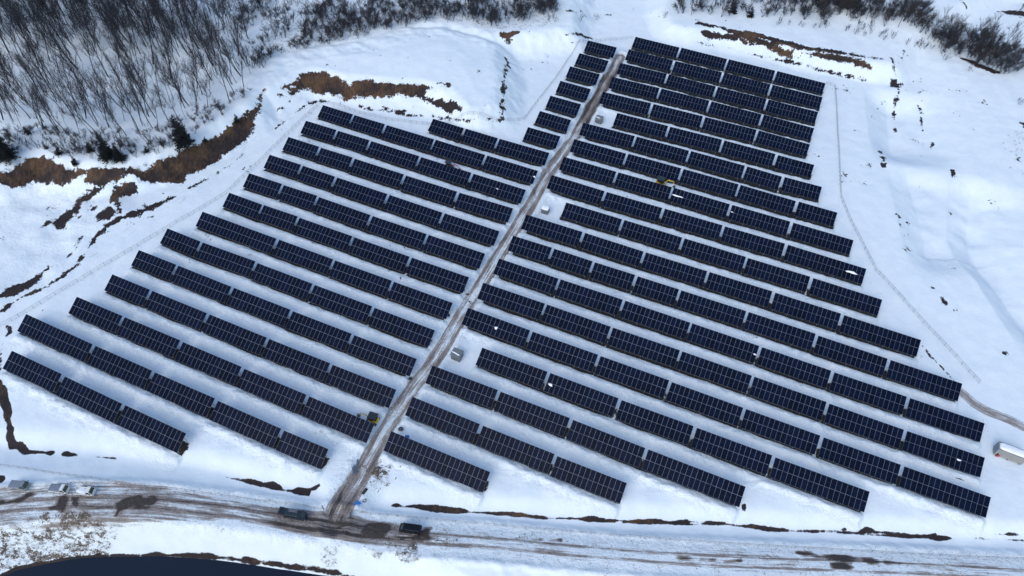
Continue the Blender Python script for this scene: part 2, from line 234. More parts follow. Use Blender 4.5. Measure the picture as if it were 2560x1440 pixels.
# ---- exposed soil patches (photo outlines laid on the ground)
def gpoly(pts): return np.array([tuple(gnd(a,b))[:2] for a,b in pts])
EARTH=[
(.8,[(0,430),(33,423),(57,398),(80,388),(107,388),(133,400),(147,413),(200,422),(213,430),(205,438),(180,450),(147,463),(110,455),(83,448),(57,460),(30,472),(13,460),(-40,447),(-40,435)]),
(.7,[(213,427),(253,418),(300,417),(353,422),(393,400),(433,383),(467,367),(493,358),(520,347),(567,320),(587,300),(617,283),(640,263),(645,240),(657,220),(668,216),(665,225),(652,240),(655,260),(655,287),(640,295),(633,330),(617,353),(593,370),(550,397),(520,413),(497,432),(467,437),(453,463),(427,457),(383,458),(350,457),(333,441),(300,448),(263,462),(240,470),(213,455)]),
(.3,[(180,517),(190,497),(215,485),(250,470),(262,466),(262,474),(225,492),(205,505),(195,530),(180,535)]),
(.15,[(128,547),(147,533),(167,520),(183,523),(185,533),(167,547),(160,565),(130,568),(128,560)]),
(.1,[(100,563),(117,548),(125,548),(120,557)]),
(.6,[(283,477),(310,460),(333,453),(340,463),(347,480),(333,488),(300,498),(310,530),(300,537),(287,513),(278,503),(283,480)]),
(.1,[(240,543),(263,523),(283,523),(297,535),(273,555),(247,553)]),
(.2,[(213,525),(233,517),(248,512),(233,528)]),
(.5,[(-30,745),(0,737),(13,723),(50,707),(83,693),(123,662),(125,670),(110,683),(83,707),(67,720),(33,742),(-30,748)]),
(.1,[(162,650),(187,617),(203,593),(212,582),(200,610),(193,623),(173,637)]),
(.9,[(697,220),(717,207),(740,198),(753,183),(783,177),(817,178),(847,190),(867,202),(873,213),(887,203),(900,200),(933,202),(973,207),(1023,208),(1073,212),(1080,220),(1063,227),(1063,240),(1047,240),(1007,237),(973,240),(923,245),(890,248),(860,255),(853,240),(827,237),(790,233),(773,220),(740,230),(730,240),(720,230),(733,213),(707,220)]),
(.2,[(1055,232),(1083,245),(1107,250),(1133,253),(1157,267),(1153,277),(1107,280),(1100,267),(1073,257),(1047,240)]),
(.3,[(673,272),(703,267),(722,252),(718,258),(703,275),(690,275)]),
(.2,[(960,267),(990,273),(1023,275),(1003,285),(980,277)]),
(.3,[(1087,207),(1123,207),(1123,215),(1107,208)]),(.4,[(687,238),(700,230),(713,240),(700,243)]),
(.2,[(1737,58),(1753,55),(1787,60),(1820,73),(1847,77),(1887,78),(1920,90),(1970,103),(2020,117),(2070,122),(2120,132),(2170,140),(2213,148),(2170,145),(2120,140),(2070,133),(2020,128),(1970,118),(1930,107),(1890,92),(1860,90),(1830,85),(1790,68),(1757,66)]),
(.2,[(1747,80),(1763,75),(1797,80),(1840,88),(1863,100),(1893,113),(1863,113),(1843,100),(1807,100),(1787,97),(1767,100)]),
(1.,[(1830,82),(1870,84),(1907,97),(1920,100),(1940,112),(1960,120),(1983,128),(1987,140),(1997,145),(1953,142),(1940,130),(1920,122),(1890,110),(1860,96)]),
(.9,[(2003,132),(2033,130),(2053,132),(2087,135),(2120,143),(2153,150),(2173,157),(2180,173),(2153,170),(2127,163),(2103,155),(2053,147),(2037,140),(2007,135)]),
(.1,[(2227,200),(2240,197),(2252,213),(2250,230),(2240,258),(2237,257),(2245,233),(2240,220),(2227,217)]),
(.1,[(2325,370),(2337,363),(2330,350),(2326,360)]),(.1,[(2198,382),(2206,376),(2201,385)]),
(.1,[(2202,392),(2211,390),(2213,402),(2206,404)]),(.1,[(2204,408),(2213,408),(2214,420),(2207,418)]),
(.1,[(2376,425),(2386,423),(2388,441),(2378,447)]),(.1,[(2244,539),(2253,540),(2252,555),(2250,566)]),
(.1,[(2257,586),(2266,586),(2265,595),(2258,594)]),(.1,[(2250,618),(2261,622),(2264,610),(2270,615),(2278,624),(2262,632)]),
(.1,[(2330,718),(2337,718),(2336,726),(2331,726)]),(.1,[(2353,746),(2360,745),(2366,757),(2362,761)]),
(.1,[(2502,880),(2513,876),(2522,883),(2516,894),(2511,888),(2504,893)]),(.1,[(2372,531),(2382,530),(2378,537)]),
(.2,[(1413,26),(1428,27),(1443,32),(1425,33)]),(.2,[(1413,88),(1430,83),(1457,85),(1475,92),(1480,97),(1460,93),(1435,92)]),
(.5,[(1243,80),(1260,83),(1300,78),(1300,83),(1280,95),(1273,107),(1250,93)]),
(.1,[(2072,-8),(2140,0),(2163,14),(2120,22),(2090,12)]),(.1,[(2490,27),(2530,25),(2580,32),(2580,42),(2520,36)]),
(.1,[(2387,140),(2433,150),(2467,163),(2505,180),(2500,187),(2480,183),(2440,167)]),
(.1,[(2548,305),(2565,305),(2565,325),(2555,318)]),(.1,[(2535,372),(2543,376),(2541,388),(2536,384)]),(.1,[(2536,395),(2550,394),(2548,404)]),
(.35,[(553,1188),(573,1193),(600,1195),(640,1200),(660,1207),(683,1203),(703,1212),(710,1227),(727,1230),(740,1217),(773,1218),(803,1205),(803,1217),(780,1230),(777,1243),(750,1238),(707,1227),(673,1220),(640,1213),(600,1203)]),
(.4,[(977,1260),(990,1255),(1007,1262),(1037,1258),(1073,1263),(1117,1268),(1157,1272),(1207,1278),(1280,1280),(1330,1288),(1367,1293),(1407,1290),(1447,1293),(1487,1290),(1520,1300),(1547,1307),(1580,1297),(1630,1295),(1680,1300),(1720,1300),(1723,1308),(1810,1303),(1830,1312),(1880,1310),(1920,1318),(1970,1322),(2053,1325),(2093,1327),(2093,1330),(2020,1330),(1920,1327),(1897,1323),(1813,1313),(1663,1312),(1563,1308),(1480,1303),(1380,1300),(1280,1290),(1273,1288),(1140,1282),(1057,1275),(1007,1268),(977,1268)]),
(.1,[(2150,1330),(2160,1318),(2183,1320),(2187,1327),(2270,1337),(2337,1333),(2343,1327),(2333,1342),(2287,1342),(2203,1332)]),
(.1,[(2427,1342),(2453,1340),(2463,1347),(2437,1347)]),(.1,[(2480,1333),(2503,1337),(2520,1330),(2550,1333),(2533,1340),(2493,1340)]),
(.1,[(2104,1322),(2114,1321),(2118,1326),(2106,1326)]),
(.2,[(452,1128),(458,1110),(474,1113),(474,1127),(455,1130)]),(.2,[(1853,1272),(1851,1262),(1864,1259),(1864,1278),(1858,1284)]),
(.2,[(806,1162),(812,1147),(818,1152),(814,1164)]),(.2,[(1207,1228),(1212,1212),(1222,1202),(1221,1222),(1213,1232)]),
(.1,[(-30,1188),(10,1190),(12,1198),(5,1207),(-30,1207)]),
]
DARKROAD=[[(285,1258),(310,1243),(350,1237),(390,1240),(398,1250),(380,1262),(330,1270),(300,1280),(290,1290),(290,1270)],
[(-40,1258),(0,1253),(40,1243),(80,1225),(100,1238),(60,1255),(30,1263),(-40,1270)],
[(140,1235),(165,1235),(172,1250),(170,1270),(155,1288),(143,1275),(120,1275),(105,1270),(140,1262)],[(180,1243),(195,1245),(190,1265),(180,1262)],
[(910,1320),(923,1312),(947,1308),(973,1310),(977,1323),(967,1337),(997,1340),(1050,1337),(1063,1318),(1077,1322),(1073,1340),(1097,1347),(1050,1353),(1013,1350),(973,1343),(933,1347),(907,1337)],
[(1993,1382),(2070,1388),(2133,1392),(2220,1403),(2257,1408),(2220,1410),(2137,1402),(2053,1397),(2020,1390)],
[(2077,1410),(2100,1407),(2133,1420),(2120,1428),(2093,1427),(2080,1420)],[(1690,1394),(1760,1396),(1850,1402),(1830,1405),(1740,1400)],
[(1290,1346),(1360,1349),(1400,1351),(1340,1351)]]
LINES=[(.22,[(977,1264),(1057,1267),(1140,1274),(1280,1285),(1400,1296),(1480,1298),(1600,1303),(1720,1304),(1820,1310),(1920,1322),(2020,1327),(2093,1328)]),(.2,[(2150,1332),(2210,1330),(2280,1339),(2340,1337)]),(.2,[(2425,1343),(2460,1344)]),(.25,[(2480,1336),(2550,1338)]),(.25,[(590,1197),(640,1206),(700,1222),(750,1231),(790,1222)]),(.5,[(7,777),(27,760),(53,743),(93,727),(127,710),(157,693),(187,667),(207,640),(227,613),(247,587),(277,560),(320,543),(367,523),(410,505),(440,490),(460,482)]),
(.35,[(473,470),(520,447),(547,430),(580,410),(600,393),(610,383)]),(.3,[(690,320),(707,303),(730,283),(753,270),(773,258),(797,252),(827,252),(850,257)]),
(.4,[(890,262),(923,272),(973,280),(1007,287),(1047,289),(1090,290),(1123,297),(1173,303),(1247,303)]),
(.65,[(1255,293),(1257,253),(1257,217),(1263,180),(1270,157),(1265,143)]),
(.35,[(1740,103),(1800,117),(1847,127),(1913,142),(1963,153),(2047,172),(2107,190),(2163,200)]),
(.2,[(2228,145),(2233,165),(2240,195)]),(.15,[(2238,260),(2238,330)]),(.35,[(2297,267),(2303,283),(2308,327)]),(.3,[(2283,348),(2308,360)]),
(.4,[(2400,0),(2415,20)]),(.4,[(20,817),(25,830),(10,850),(2,867),(2,913),(0,947),(3,970),(8,990)]),(.75,[(3,970),(13,1010),(18,1033),(27,1073),(25,1093),(32,1113)]),
(.6,[(32,1113),(50,1115),(67,1130),(93,1130),(127,1132)]),(.3,[(160,1134),(190,1138),(230,1141),(290,1146)]),(.3,[(2093,1330),(2300,1342),(2560,1350)]),
(.25,[(1423,110),(1443,107),(1450,103)]),(.22,[(2306,865),(2340,905),(2385,950),(2400,968)])]
SPECKS=[(1.,poly([(890,1155),(960,1150),(990,1175),(985,1215),(960,1235),(930,1210),(890,1200)])),
(.9,poly([(-60,1335),(60,1330),(150,1300),(270,1285),(310,1330),(270,1400),(230,1440),(-60,1480)],-4)),
(.7,poly([(795,1365),(850,1370),(845,1405),(815,1420),(800,1400)],-2)),(.7,poly([(930,1378),(955,1378),(950,1395),(932,1395)],-2)),
(.9,poly([(985,1370),(1040,1360),(1060,1385),(1040,1415),(1000,1400)],-2)),(.6,poly([(1375,1400),(1400,1410),(1395,1440),(1380,1430)],-2)),
(.6,poly([(1500,1410),(1535,1400),(1520,1440),(1500,1450)],-2)),
(.7,poly([(2440,1010),(2480,1050),(2470,1110),(2460,1190),(2475,1230),(2450,1240),(2440,1180),(2470,1120),(2465,1060),(2435,1020)])),
(.5,poly([(840,1060),(880,1080),(870,1130),(800,1140),(760,1100)])),(.35,poly([(2160,700),(2190,730),(2230,800),(2205,800),(2170,740)])),
(.5,poly([(1130,910),(1190,930),(1230,965),(1180,950),(1120,930)])),
(.45,poly([(60,480),(160,470),(200,500),(120,520),(60,510)])),(.5,poly([(720,190),(760,180),(740,215),(700,235)],3)),
(.3,poly([(2520,330),(2575,330),(2575,470),(2530,480)])),(.7,poly([(1430,1335),(700,1290),(600,1300),(900,1360),(1100,1380)],-.5))]
GRASSY=[poly([(650,30),(1380,-60),(1400,60),(1240,75),(1140,55),(980,66),(900,110),(800,125),(690,150),(640,130)],6)]
# ------------------------------------------------------------------ materials
def nodes(name):
    m=D.materials.new(name); m.use_nodes=True; n=m.node_tree; b=n.nodes['Principled BSDF']; return m,n,b
def N(n,t,**k):
    x=n.nodes.new(t)
    for a,v in k.items():
        if a=='op': x.operation=v
        elif a.startswith('i'): x.inputs[int(a[1:])].default_value=v
        else: setattr(x,a,v)
    return x
def simple(name,col,rough=.6,metal=0.,var=0.,scale=3.,bump=0.):
    m,n,b=nodes(name); b.inputs['Roughness'].default_value=rough; b.inputs['Metallic'].default_value=metal
    tc=N(n,'ShaderNodeTexCoord'); ns=N(n,'ShaderNodeTexNoise'); ns.inputs['Scale'].default_value=scale; ns.inputs['Detail'].default_value=4
    n.links.new(tc.outputs['Object'],ns.inputs['Vector'])
    cr=N(n,'ShaderNodeValToRGB'); e=cr.color_ramp.elements
    e[0].position=.3;e[1].position=.7
    e[0].color=(*[c*(1-var) for c in col],1); e[1].color=(*[min(1,c*(1+var)) for c in col],1)
    n.links.new(ns.outputs[0],cr.inputs[0]); n.links.new(cr.outputs[0],b.inputs['Base Color'])
    if bump:
        bp=N(n,'ShaderNodeBump'); bp.inputs['Strength'].default_value=bump; n.links.new(ns.outputs[0],bp.inputs['Height']); n.links.new(bp.outputs[0],b.inputs['Normal'])
    return m
def ground_material():
    m,n,b=nodes('snow_and_soil'); L=n.links.new
    b.inputs['Roughness'].default_value=.75; b.inputs['Specular IOR Level'].default_value=.25
    geo=N(n,'ShaderNodeNewGeometry'); pos=geo.outputs['Position']
    def attr(nm,o='Fac'): a=N(n,'ShaderNodeAttribute'); a.attribute_name=nm; return a.outputs[o]
    def noise(scale,det=3,vec=pos,rough=.55,sc3=None):
        if sc3:
            mp=N(n,'ShaderNodeMapping'); mp.inputs['Scale'].default_value=sc3; L(vec,mp.inputs[0]); vec=mp.outputs[0]
        x=N(n,'ShaderNodeTexNoise'); x.inputs['Scale'].default_value=scale; x.inputs['Detail'].default_value=det; x.inputs['Roughness'].default_value=rough; L(vec,x.inputs['Vector']); return x.outputs[0]
    def M(op,a,c,d=None,clamp=False):
        x=N(n,'ShaderNodeMath',op=op); x.use_clamp=clamp
        for i,v in enumerate((a,c,d)):
            if v is None: continue
            if isinstance(v,(int,float)): x.inputs[i].default_value=v
            else: L(v,x.inputs[i])
        return x.outputs[0]
    def MR(v,a,c,lo=0.,hi=1.):
        x=N(n,'ShaderNodeMapRange'); x.interpolation_type='SMOOTHSTEP'; L(v,x.inputs[0]); x.inputs[1].default_value=a;x.inputs[2].default_value=c;x.inputs[3].default_value=lo;x.inputs[4].default_value=hi; return x.outputs[0]
    def mix(f,a,c):
        x=N(n,'ShaderNodeMix'); x.data_type='RGBA'
        if isinstance(f,(int,float)): x.inputs[0].default_value=f
        else: L(f,x.inputs[0])
        for i,v in ((6,a),(7,c)):
            if isinstance(v,tuple): x.inputs[i].default_value=(*v,1)
            else: L(v,x.inputs[i])
        return x.outputs[2]
    n1=noise(1.1,4); n2=noise(.25,3); n3=noise(4.5,3); n4=noise(14,2)
    snow=mix(MR(n2,.35,.65),(.72,.81,.86),(.77,.85,.885))
    # --- soil
    ea=attr('earth'); tone=attr('tone')
    ev=ea; er=M('MULTIPLY',M('SUBTRACT',n1,.5),2.2); er=M('ADD',er,M('MULTIPLY',M('SUBTRACT',n3,.5),1.3)); er=M('ADD',er,M('MULTIPLY',M('SUBTRACT',noise(1.0,3,sc3=(2.6,.6,.6)),.5),1.2)); er=M('ADD',er,M('MULTIPLY',M('SUBTRACT',noise(.42,3),.46),3.4)); ev=M('ADD',ev,M('MULTIPLY',M('MULTIPLY',er,attr('erough')),MR(ea,-1.7,-.7)))
    em=MR(M('SUBTRACT',ev,M('ADD',.02,M('MULTIPLY',attr('erough'),.22))),-.06,.10)
    st=noise(1.6,4,sc3=(1.2,.35,.35))
    dark=mix(st,(.012,.010,.013),(.040,.030,.028)); org=mix(st,(.034,.021,.014),(.15,.088,.048))
    big=noise(.13,3); soil=mix(MR(M('ADD',M('MULTIPLY',tone,.75),M('ADD',M('MULTIPLY',M('SUBTRACT',big,.5),2.4),M('SUBTRACT',st,.5))),.2,.95),dark,org)
    # --- dirty road snow
    mud=attr('mud'); ruv=attr('ruv','Vector')
    s1=noise(1,4,ruv,.6,(2.6,.07,1)); s2=noise(1,5,ruv,.65,(.9,.22,1)); s3=noise(3.2,4,pos,.7)
    mv=M('ADD',mud,M('ADD',M('MULTIPLY',M('SUBTRACT',s1,.5),1.5),M('ADD',M('MULTIPLY',M('SUBTRACT',s2,.5),1.3),M('MULTIPLY',M('SUBTRACT',s3,.5),.8))))
    mm=M('MULTIPLY',MR(mv,.28,.85),MR(mud,.03,.2))
    slush=mix(MR(s3,.3,.7),(.14,.12,.11),(.36,.33,.31)); slush=mix(MR(mv,.95,1.35),slush,(.055,.047,.045))
    c=mix(mm,snow,slush)
    # --- crumbs of soil and twigs
    sp=M('MULTIPLY',attr('speck'),MR(noise(.55,4,rough=.7),.38,.62,.25,1.15)); sv=M('ADD',M('MULTIPLY',sp,.30),M('ADD',M('MULTIPLY',n3,.62),M('MULTIPLY',n4,.22)))
    sm=M('MULTIPLY',MR(sv,.62,.70),MR(sp,.02,.15))
    c=mix(sm,c,mix(n4,(.05,.042,.036),(.17,.13,.09)))
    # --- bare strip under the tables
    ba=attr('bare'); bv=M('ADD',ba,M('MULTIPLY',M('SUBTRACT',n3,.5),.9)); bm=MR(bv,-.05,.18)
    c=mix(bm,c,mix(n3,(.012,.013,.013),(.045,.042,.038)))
    c=mix(em,c,soil)
    L(c,b.inputs['Base Color'])
    # --- relief finer than the mesh
    rum=attr('rumple')
    hh=M('ADD',M('MULTIPLY',n1,M('ADD',M('MULTIPLY',rum,.5),.09)),M('MULTIPLY',n3,M('ADD',M('MULTIPLY',rum,.22),.02)))
    hh=M('ADD',hh,M('MULTIPLY',M('MULTIPLY',s1,mud),.10)); hh=M('SUBTRACT',hh,M('MULTIPLY',em,.12))
    bp=N(n,'ShaderNodeBump'); bp.inputs['Strength'].default_value=.8; bp.inputs['Distance'].default_value=1.; L(hh,bp.inputs['Height']); L(bp.outputs[0],b.inputs['Normal'])
    return m
MAT_G=ground_material()
# ------------------------------------------------------------------ terrain mesh
def axis(core0,core1,steps,out0,out1):
    a=[core0]
    for lim,s in steps:
        while a[-1]<lim-1e-6: a.append(a[-1]+s)
    lo=[];x=a[0];s=1.
    while x>out0: x-=s; s*=1.35; lo.append(x)
    s=1.;x=a[-1]
    while x<out1: x+=s; s*=1.35; a.append(x)
    return np.array(lo[::-1]+a)
AX=axis(-214,214,[(214,.5)],-2500,2500)
AY=axis(36,298,[(92,.32),(160,.42),(298,.6)],-1500,3500)
X,Y=np.meshgrid(AX,AY); Xf=X.ravel();Yf=Y.ravel()
Z=hgt(Xf,Yf)
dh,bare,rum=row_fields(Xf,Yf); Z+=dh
earth=np.full(Xf.shape,-2.);tone=np.full(Xf.shape,.2)
for t,p in EARTH:
    g=gpoly(p); s=sdf(g,Xf,Yf,margin=2.); k=s>earth; earth[k]=s[k]; tone[s>-1.9]=t
for wd,p in LINES:
    g=gpoly(p); s=sdf(g,Xf,Yf,closed=False,margin=2.)+wd*(1+1.3*fbm(Xf,Yf,5,2,61))
    k=s>earth; tone[k&(s>-1)]=.1; earth=np.maximum(earth,s)
inside=earth>-1.9
earth=earth+np.where(inside,fbm(Xf,Yf,7,3,63)*.5,0)
pd_=sdf(POND,Xf,Yf,margin=4.); earth=np.maximum(earth,.42+.25*fbm(Xf,Yf,3,2,67)-np.abs(pd_+.05)); earth=np.clip(earth,-2,2)
tone=np.clip(tone+np.where(Yf>110,(Z-3.0)*.13,0)+fbm(Xf,Yf,6,2,65)*.45,0,1)
mud=np.zeros(Xf.shape)
ru,rv=along(ROADC,Xf,Yf,16); tu,tv=along(TRACKC,Xf,Yf,10)
# road gets wide at the parking end on the left
wide=2.6+2.3*sstep(-55,-85,Xf)*sstep(30,60,Yf)+.6*fbm(Xf,Yf,18,2,71)
road=np.where(np.abs(ru)<12,sstep(wide+.7,wide-.6,np.abs(ru+sstep(-55,-85,Xf)*.5)),0)
rut=.33+.30*sstep(20,-40,Xf)+.55*np.exp(-((np.abs(ru+.2)-1.05)/.33)**2)+.18*fbm(Xf,Yf,11,2,73)+.35*sstep(25,0,np.abs(Xf+33))
mud=np.maximum(mud,road*rut)
for p in DARKROAD:
    s=sdf(gpoly(p),Xf,Yf,margin=2.)+fbm(Xf,Yf,2.5,3,75)*.8; mud=np.maximum(mud,sstep(-.6,.5,s)*1.6)
tw=2.1+.5*fbm(Xf,Yf,9,2,77)+.9*sstep(75,55,Yf)
tr=np.where(np.abs(tu)<6,sstep(tw+.5,tw-.5,np.abs(tu)),0)
trut=.44+.46*np.exp(-((np.abs(tu)-1.35)/.75)**2)+.3*sstep(85,60,Yf)+.12*sstep(170,215,Yf)+.22*fbm(Xf,Yf,10,2,79)+.36*sstep(190,200,Yf)*sstep(232,222,Yf)
mud=np.maximum(mud,tr*trut)
su,sv=along(SIDETRK,Xf,Yf,6); mud=np.maximum(mud,np.where(np.abs(su)<4,sstep(1.9,.9,np.abs(su)),0)*.75)
lu,lv=along(LEFTTRK,Xf,Yf,6); lm=np.abs(lu)<4; mud=np.maximum(mud,np.where(lm,sstep(2.6,1.6,np.abs(lu)),0)*.17)
sp=np.zeros(Xf.shape)
for a,p in SPECKS: sp=np.maximum(sp,a*sstep(-1.5,2.,sdf(p,Xf,Yf,margin=3.)+fbm(Xf,Yf,6,3,81)*2))
for p in GRASSY: sp=np.maximum(sp,.62*sstep(-2,3,sdf(p,Xf,Yf,margin=4.)))
sp=np.maximum(sp,.5*sstep(5.4,4.2,np.abs(ru))*(np.abs(ru)<12)); sp=np.maximum(sp,.5*sstep(5,3,np.abs(tu))*(np.abs(tu)<9))
sp=np.maximum(sp,.28*rum)
bare=np.clip(bare,-3,2); bare=np.where(np.abs(tu)<3.2,-1,bare)
rum=np.maximum(rum,.8*sstep(6,4,np.abs(ru))*(np.abs(ru)<12)); rum=np.maximum(rum,.9*sstep(7,3,np.abs(tu))*(np.abs(tu)<9))
rum=np.maximum(rum,.35*sstep(-4,2,sdf(LUMPY,Xf,Yf,margin=6)))
ruvx=np.where(np.abs(tu)<np.abs(ru),tu,ru); ruvy=np.where(np.abs(tu)<np.abs(ru),tv+500,rv)
ruvx=np.where(np.abs(su)<np.minimum(4,np.abs(ruvx)),su,ruvx); ruvy=np.where(np.abs(su)<4,sv+900,ruvy); ruvx=np.where(lm,lu,ruvx); ruvy=np.where(lm,lv+1300,ruvy)
# faces -> ground / road / track
ny,nx=X.shape; idx=np.arange(nx*ny).reshape(ny,nx)
quads=np.stack([idx[:-1,:-1],idx[:-1,1:],idx[1:,1:],idx[1:,:-1]],-1).reshape(-1,4)
cls=np.zeros(nx*ny,int); cls[np.abs(tu)<tw+.3]=2; cls[(np.abs(ru)<12)&(np.abs(ru)<wide+.4)]=1
fc=cls[quads[:,0]]
def grid_obj(name,label,sel):
    q=quads[sel]; used,inv=np.unique(q,return_inverse=True); inv=inv.reshape(-1,4)
    me=D.meshes.new(name); me.vertices.add(len(used)); me.vertices.foreach_set('co',np.stack([Xf[used],Yf[used],Z[used]],-1).astype(np.float32).ravel())
    me.loops.add(len(inv)*4); me.loops.foreach_set('vertex_index',inv.astype(np.int32).ravel())
    me.polygons.add(len(inv)); me.polygons.foreach_set('loop_start',np.arange(0,len(inv)*4,4,dtype=np.int32)); me.polygons.foreach_set('use_smooth',np.ones(len(inv),bool))
    me.update(calc_edges=True)
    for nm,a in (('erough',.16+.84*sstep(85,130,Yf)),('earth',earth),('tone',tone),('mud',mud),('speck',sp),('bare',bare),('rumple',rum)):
        at_=me.attributes.new(nm,'FLOAT','POINT'); at_.data.foreach_set('value',a[used].astype(np.float32))
    at_=me.attributes.new('ruv','FLOAT_VECTOR','POINT'); at_.data.foreach_set('vector',np.stack([ruvx[used],ruvy[used],0*ruvx[used]],-1).astype(np.float32).ravel())
    me.materials.append(MAT_G); o=D.objects.new(name,me); COL.objects.link(o); o['kind']='structure'; o['label']=label
    return o
grid_obj('snowy_ground','snow covered ground with patches of bare brown soil',fc==0)
grid_obj('road','muddy snow packed road running along the foot of the solar field',fc==1)
grid_obj('track','rutted muddy snow track running up between the two blocks of tables',fc==2)
# water of the pond
wm,wn,wb=nodes('pond_water'); wb.inputs['Base Color'].default_value=(.004,.008,.02,1); wb.inputs['Roughness'].default_value=.16
wns=N(wn,'ShaderNodeTexNoise'); wns.inputs['Scale'].default_value=.8; wbp=N(wn,'ShaderNodeBump'); wbp.inputs['Strength'].default_value=.05
wn.links.new(wns.outputs[0],wbp.inputs['Height']); wn.links.new(wbp.outputs[0],wb.inputs['Normal'])
me=D.meshes.new('pond_water'); me.from_pydata([(-330,-150,-7),(150,-150,-7),(150,62,-7),(-330,62,-7)],[],[(0,1,2,3)]); me.materials.append(wm)
o=D.objects.new('pond_water',me); COL.objects.link(o); o['kind']='structure'; o['label']='dark still pond water below the road bank'
# height lookup on the finished mesh grid
ZG=Z.reshape(ny,nx)
def gz(x,y):
    i=int(np.searchsorted(AX,x))-1; j=int(np.searchsorted(AY,y))-1
    fx=(x-AX[i])/(AX[i+1]-AX[i]); fy=(y-AY[j])/(AY[j+1]-AY[j])
    return float((ZG[j,i]*(1-fx)+ZG[j,i+1]*fx)*(1-fy)+(ZG[j+1,i]*(1-fx)+ZG[j+1,i+1]*fx)*fy)
def G(px,py):
    z=0.
    for _ in range(45):
        x,y=at(px,py,z); z=z*.65+.35*gz(x,y)
    return Vector((x,y,gz(x,y)))
# ------------------------------------------------------------------ object helpers
def tagit(o,label=None,cat=None,group=None,kind=None):
    if label: o['label']=label
    if cat: o['category']=cat
    if group: o['group']=group
    if kind: o['kind']=kind
    return o
def empty(name,loc,rz=0,label=None,cat=None,group=None):
    o=D.objects.new(name,None); COL.objects.link(o); o.location=loc; o.rotation_euler=(0,0,rz); o.empty_display_size=.3
    return tagit(o,label,cat,group)
class MB:
    """collects shapes into one mesh"""
    def __init__(s): s.v=[];s.f=[];s.m=[]
    def add(s,vs,fs,mi=0):
        k=len(s.v); s.v+=[tuple(v) for v in vs]; s.f+=[tuple(i+k for i in f) for f in fs]; s.m+=[mi]*len(fs)
    def box(s,x0,x1,y0,y1,z0,z1,mi=0,mat=None):
        vs=[Vector(p) for p in ((x0,y0,z0),(x1,y0,z0),(x1,y1,z0),(x0,y1,z0),(x0,y0,z1),(x1,y0,z1),(x1,y1,z1),(x0,y1,z1))]
        if mat: vs=[mat@v for v in vs]
        s.add(vs,[(0,3,2,1),(4,5,6,7),(0,1,5,4),(1,2,6,5),(2,3,7,6),(3,0,4,7)],mi)
    def bar(s,a,b,r,r2=None,n=4,mi=0,cap=True):
        a=Vector(a);b=Vector(b);d=(b-a); 
        if d.length<1e-6: return
        q=d.to_track_quat('Z','Y'); r2=r if r2 is None else r2; k=[]
        for p,rr in ((a,r),(b,r2)):
            for i in range(n):
                t=2*math.pi*(i+.5)/n; k.append(p+q@Vector((math.cos(t)*rr,math.sin(t)*rr,0)))
        fs=[(i,(i+1)%n,n+(i+1)%n,n+i) for i in range(n)]
        if cap: fs+=[tuple(range(n))[::-1],tuple(range(n,2*n))]
        s.add(k,fs,mi)
    def prism(s,prof,y0,y1,mi=0):      # side profile (x,z) swept across y
        n=len(prof); vs=[(x,y0,z) for x,z in prof]+[(x,y1,z) for x,z in prof]
        s.add(vs,[tuple(range(n)),tuple(range(2*n-1,n-1,-1))]+[(i,n+i,n+(i+1)%n,(i+1)%n) for i in range(n)],mi)
    def wheel(s,x,y,z,r,w,mi=0):
        s.bar((x,y-w/2,z),(x,y+w/2,z),r,n=14,mi=mi)
    def mesh(s,name,mats,bevel=0,smooth=False):
        me=D.meshes.new(name); me.from_pydata(s.v,[],s.f)
        for m in (mats if isinstance(mats,(list,tuple)) else [mats]): me.materials.append(m)
        me.polygons.foreach_set('material_index',s.m)
        bm=bmesh.new(); bm.from_mesh(me); bmesh.ops.recalc_face_normals(bm,faces=bm.faces)
        if bevel: bmesh.ops.bevel(bm,geom=[e for e in bm.edges if e.calc_face_angle(0)>.5],offset=bevel,segments=2,affect='EDGES',clamp_overlap=True)
        bm.to_mesh(me); bm.free()
        if smooth: me.polygons.foreach_set('use_smooth',[True]*len(me.polygons))
        return me
    def obj(s,name,mats,parent=None,bevel=0,loc=(0,0,0),smooth=False):
        return link(name,s.mesh(name,mats,bevel,smooth),parent,loc)
def link(name,me,parent=None,loc=(0,0,0)):
    o=D.objects.new(name,me); COL.objects.link(o); o.location=loc
    if parent: o.parent=parent
    return o
def copy_tree(o,parent=None):
    c=o.copy(); COL.objects.link(c)
    if parent: c.parent=parent
    for ch in o.children: copy_tree(ch,c)
    return c
STEEL=simple('galvanised_steel',(.38,.40,.43),.45,.6,.12,4)
STEEL_D=simple('grey_steel_rack',(.12,.135,.15),.6,.3,.2,4)
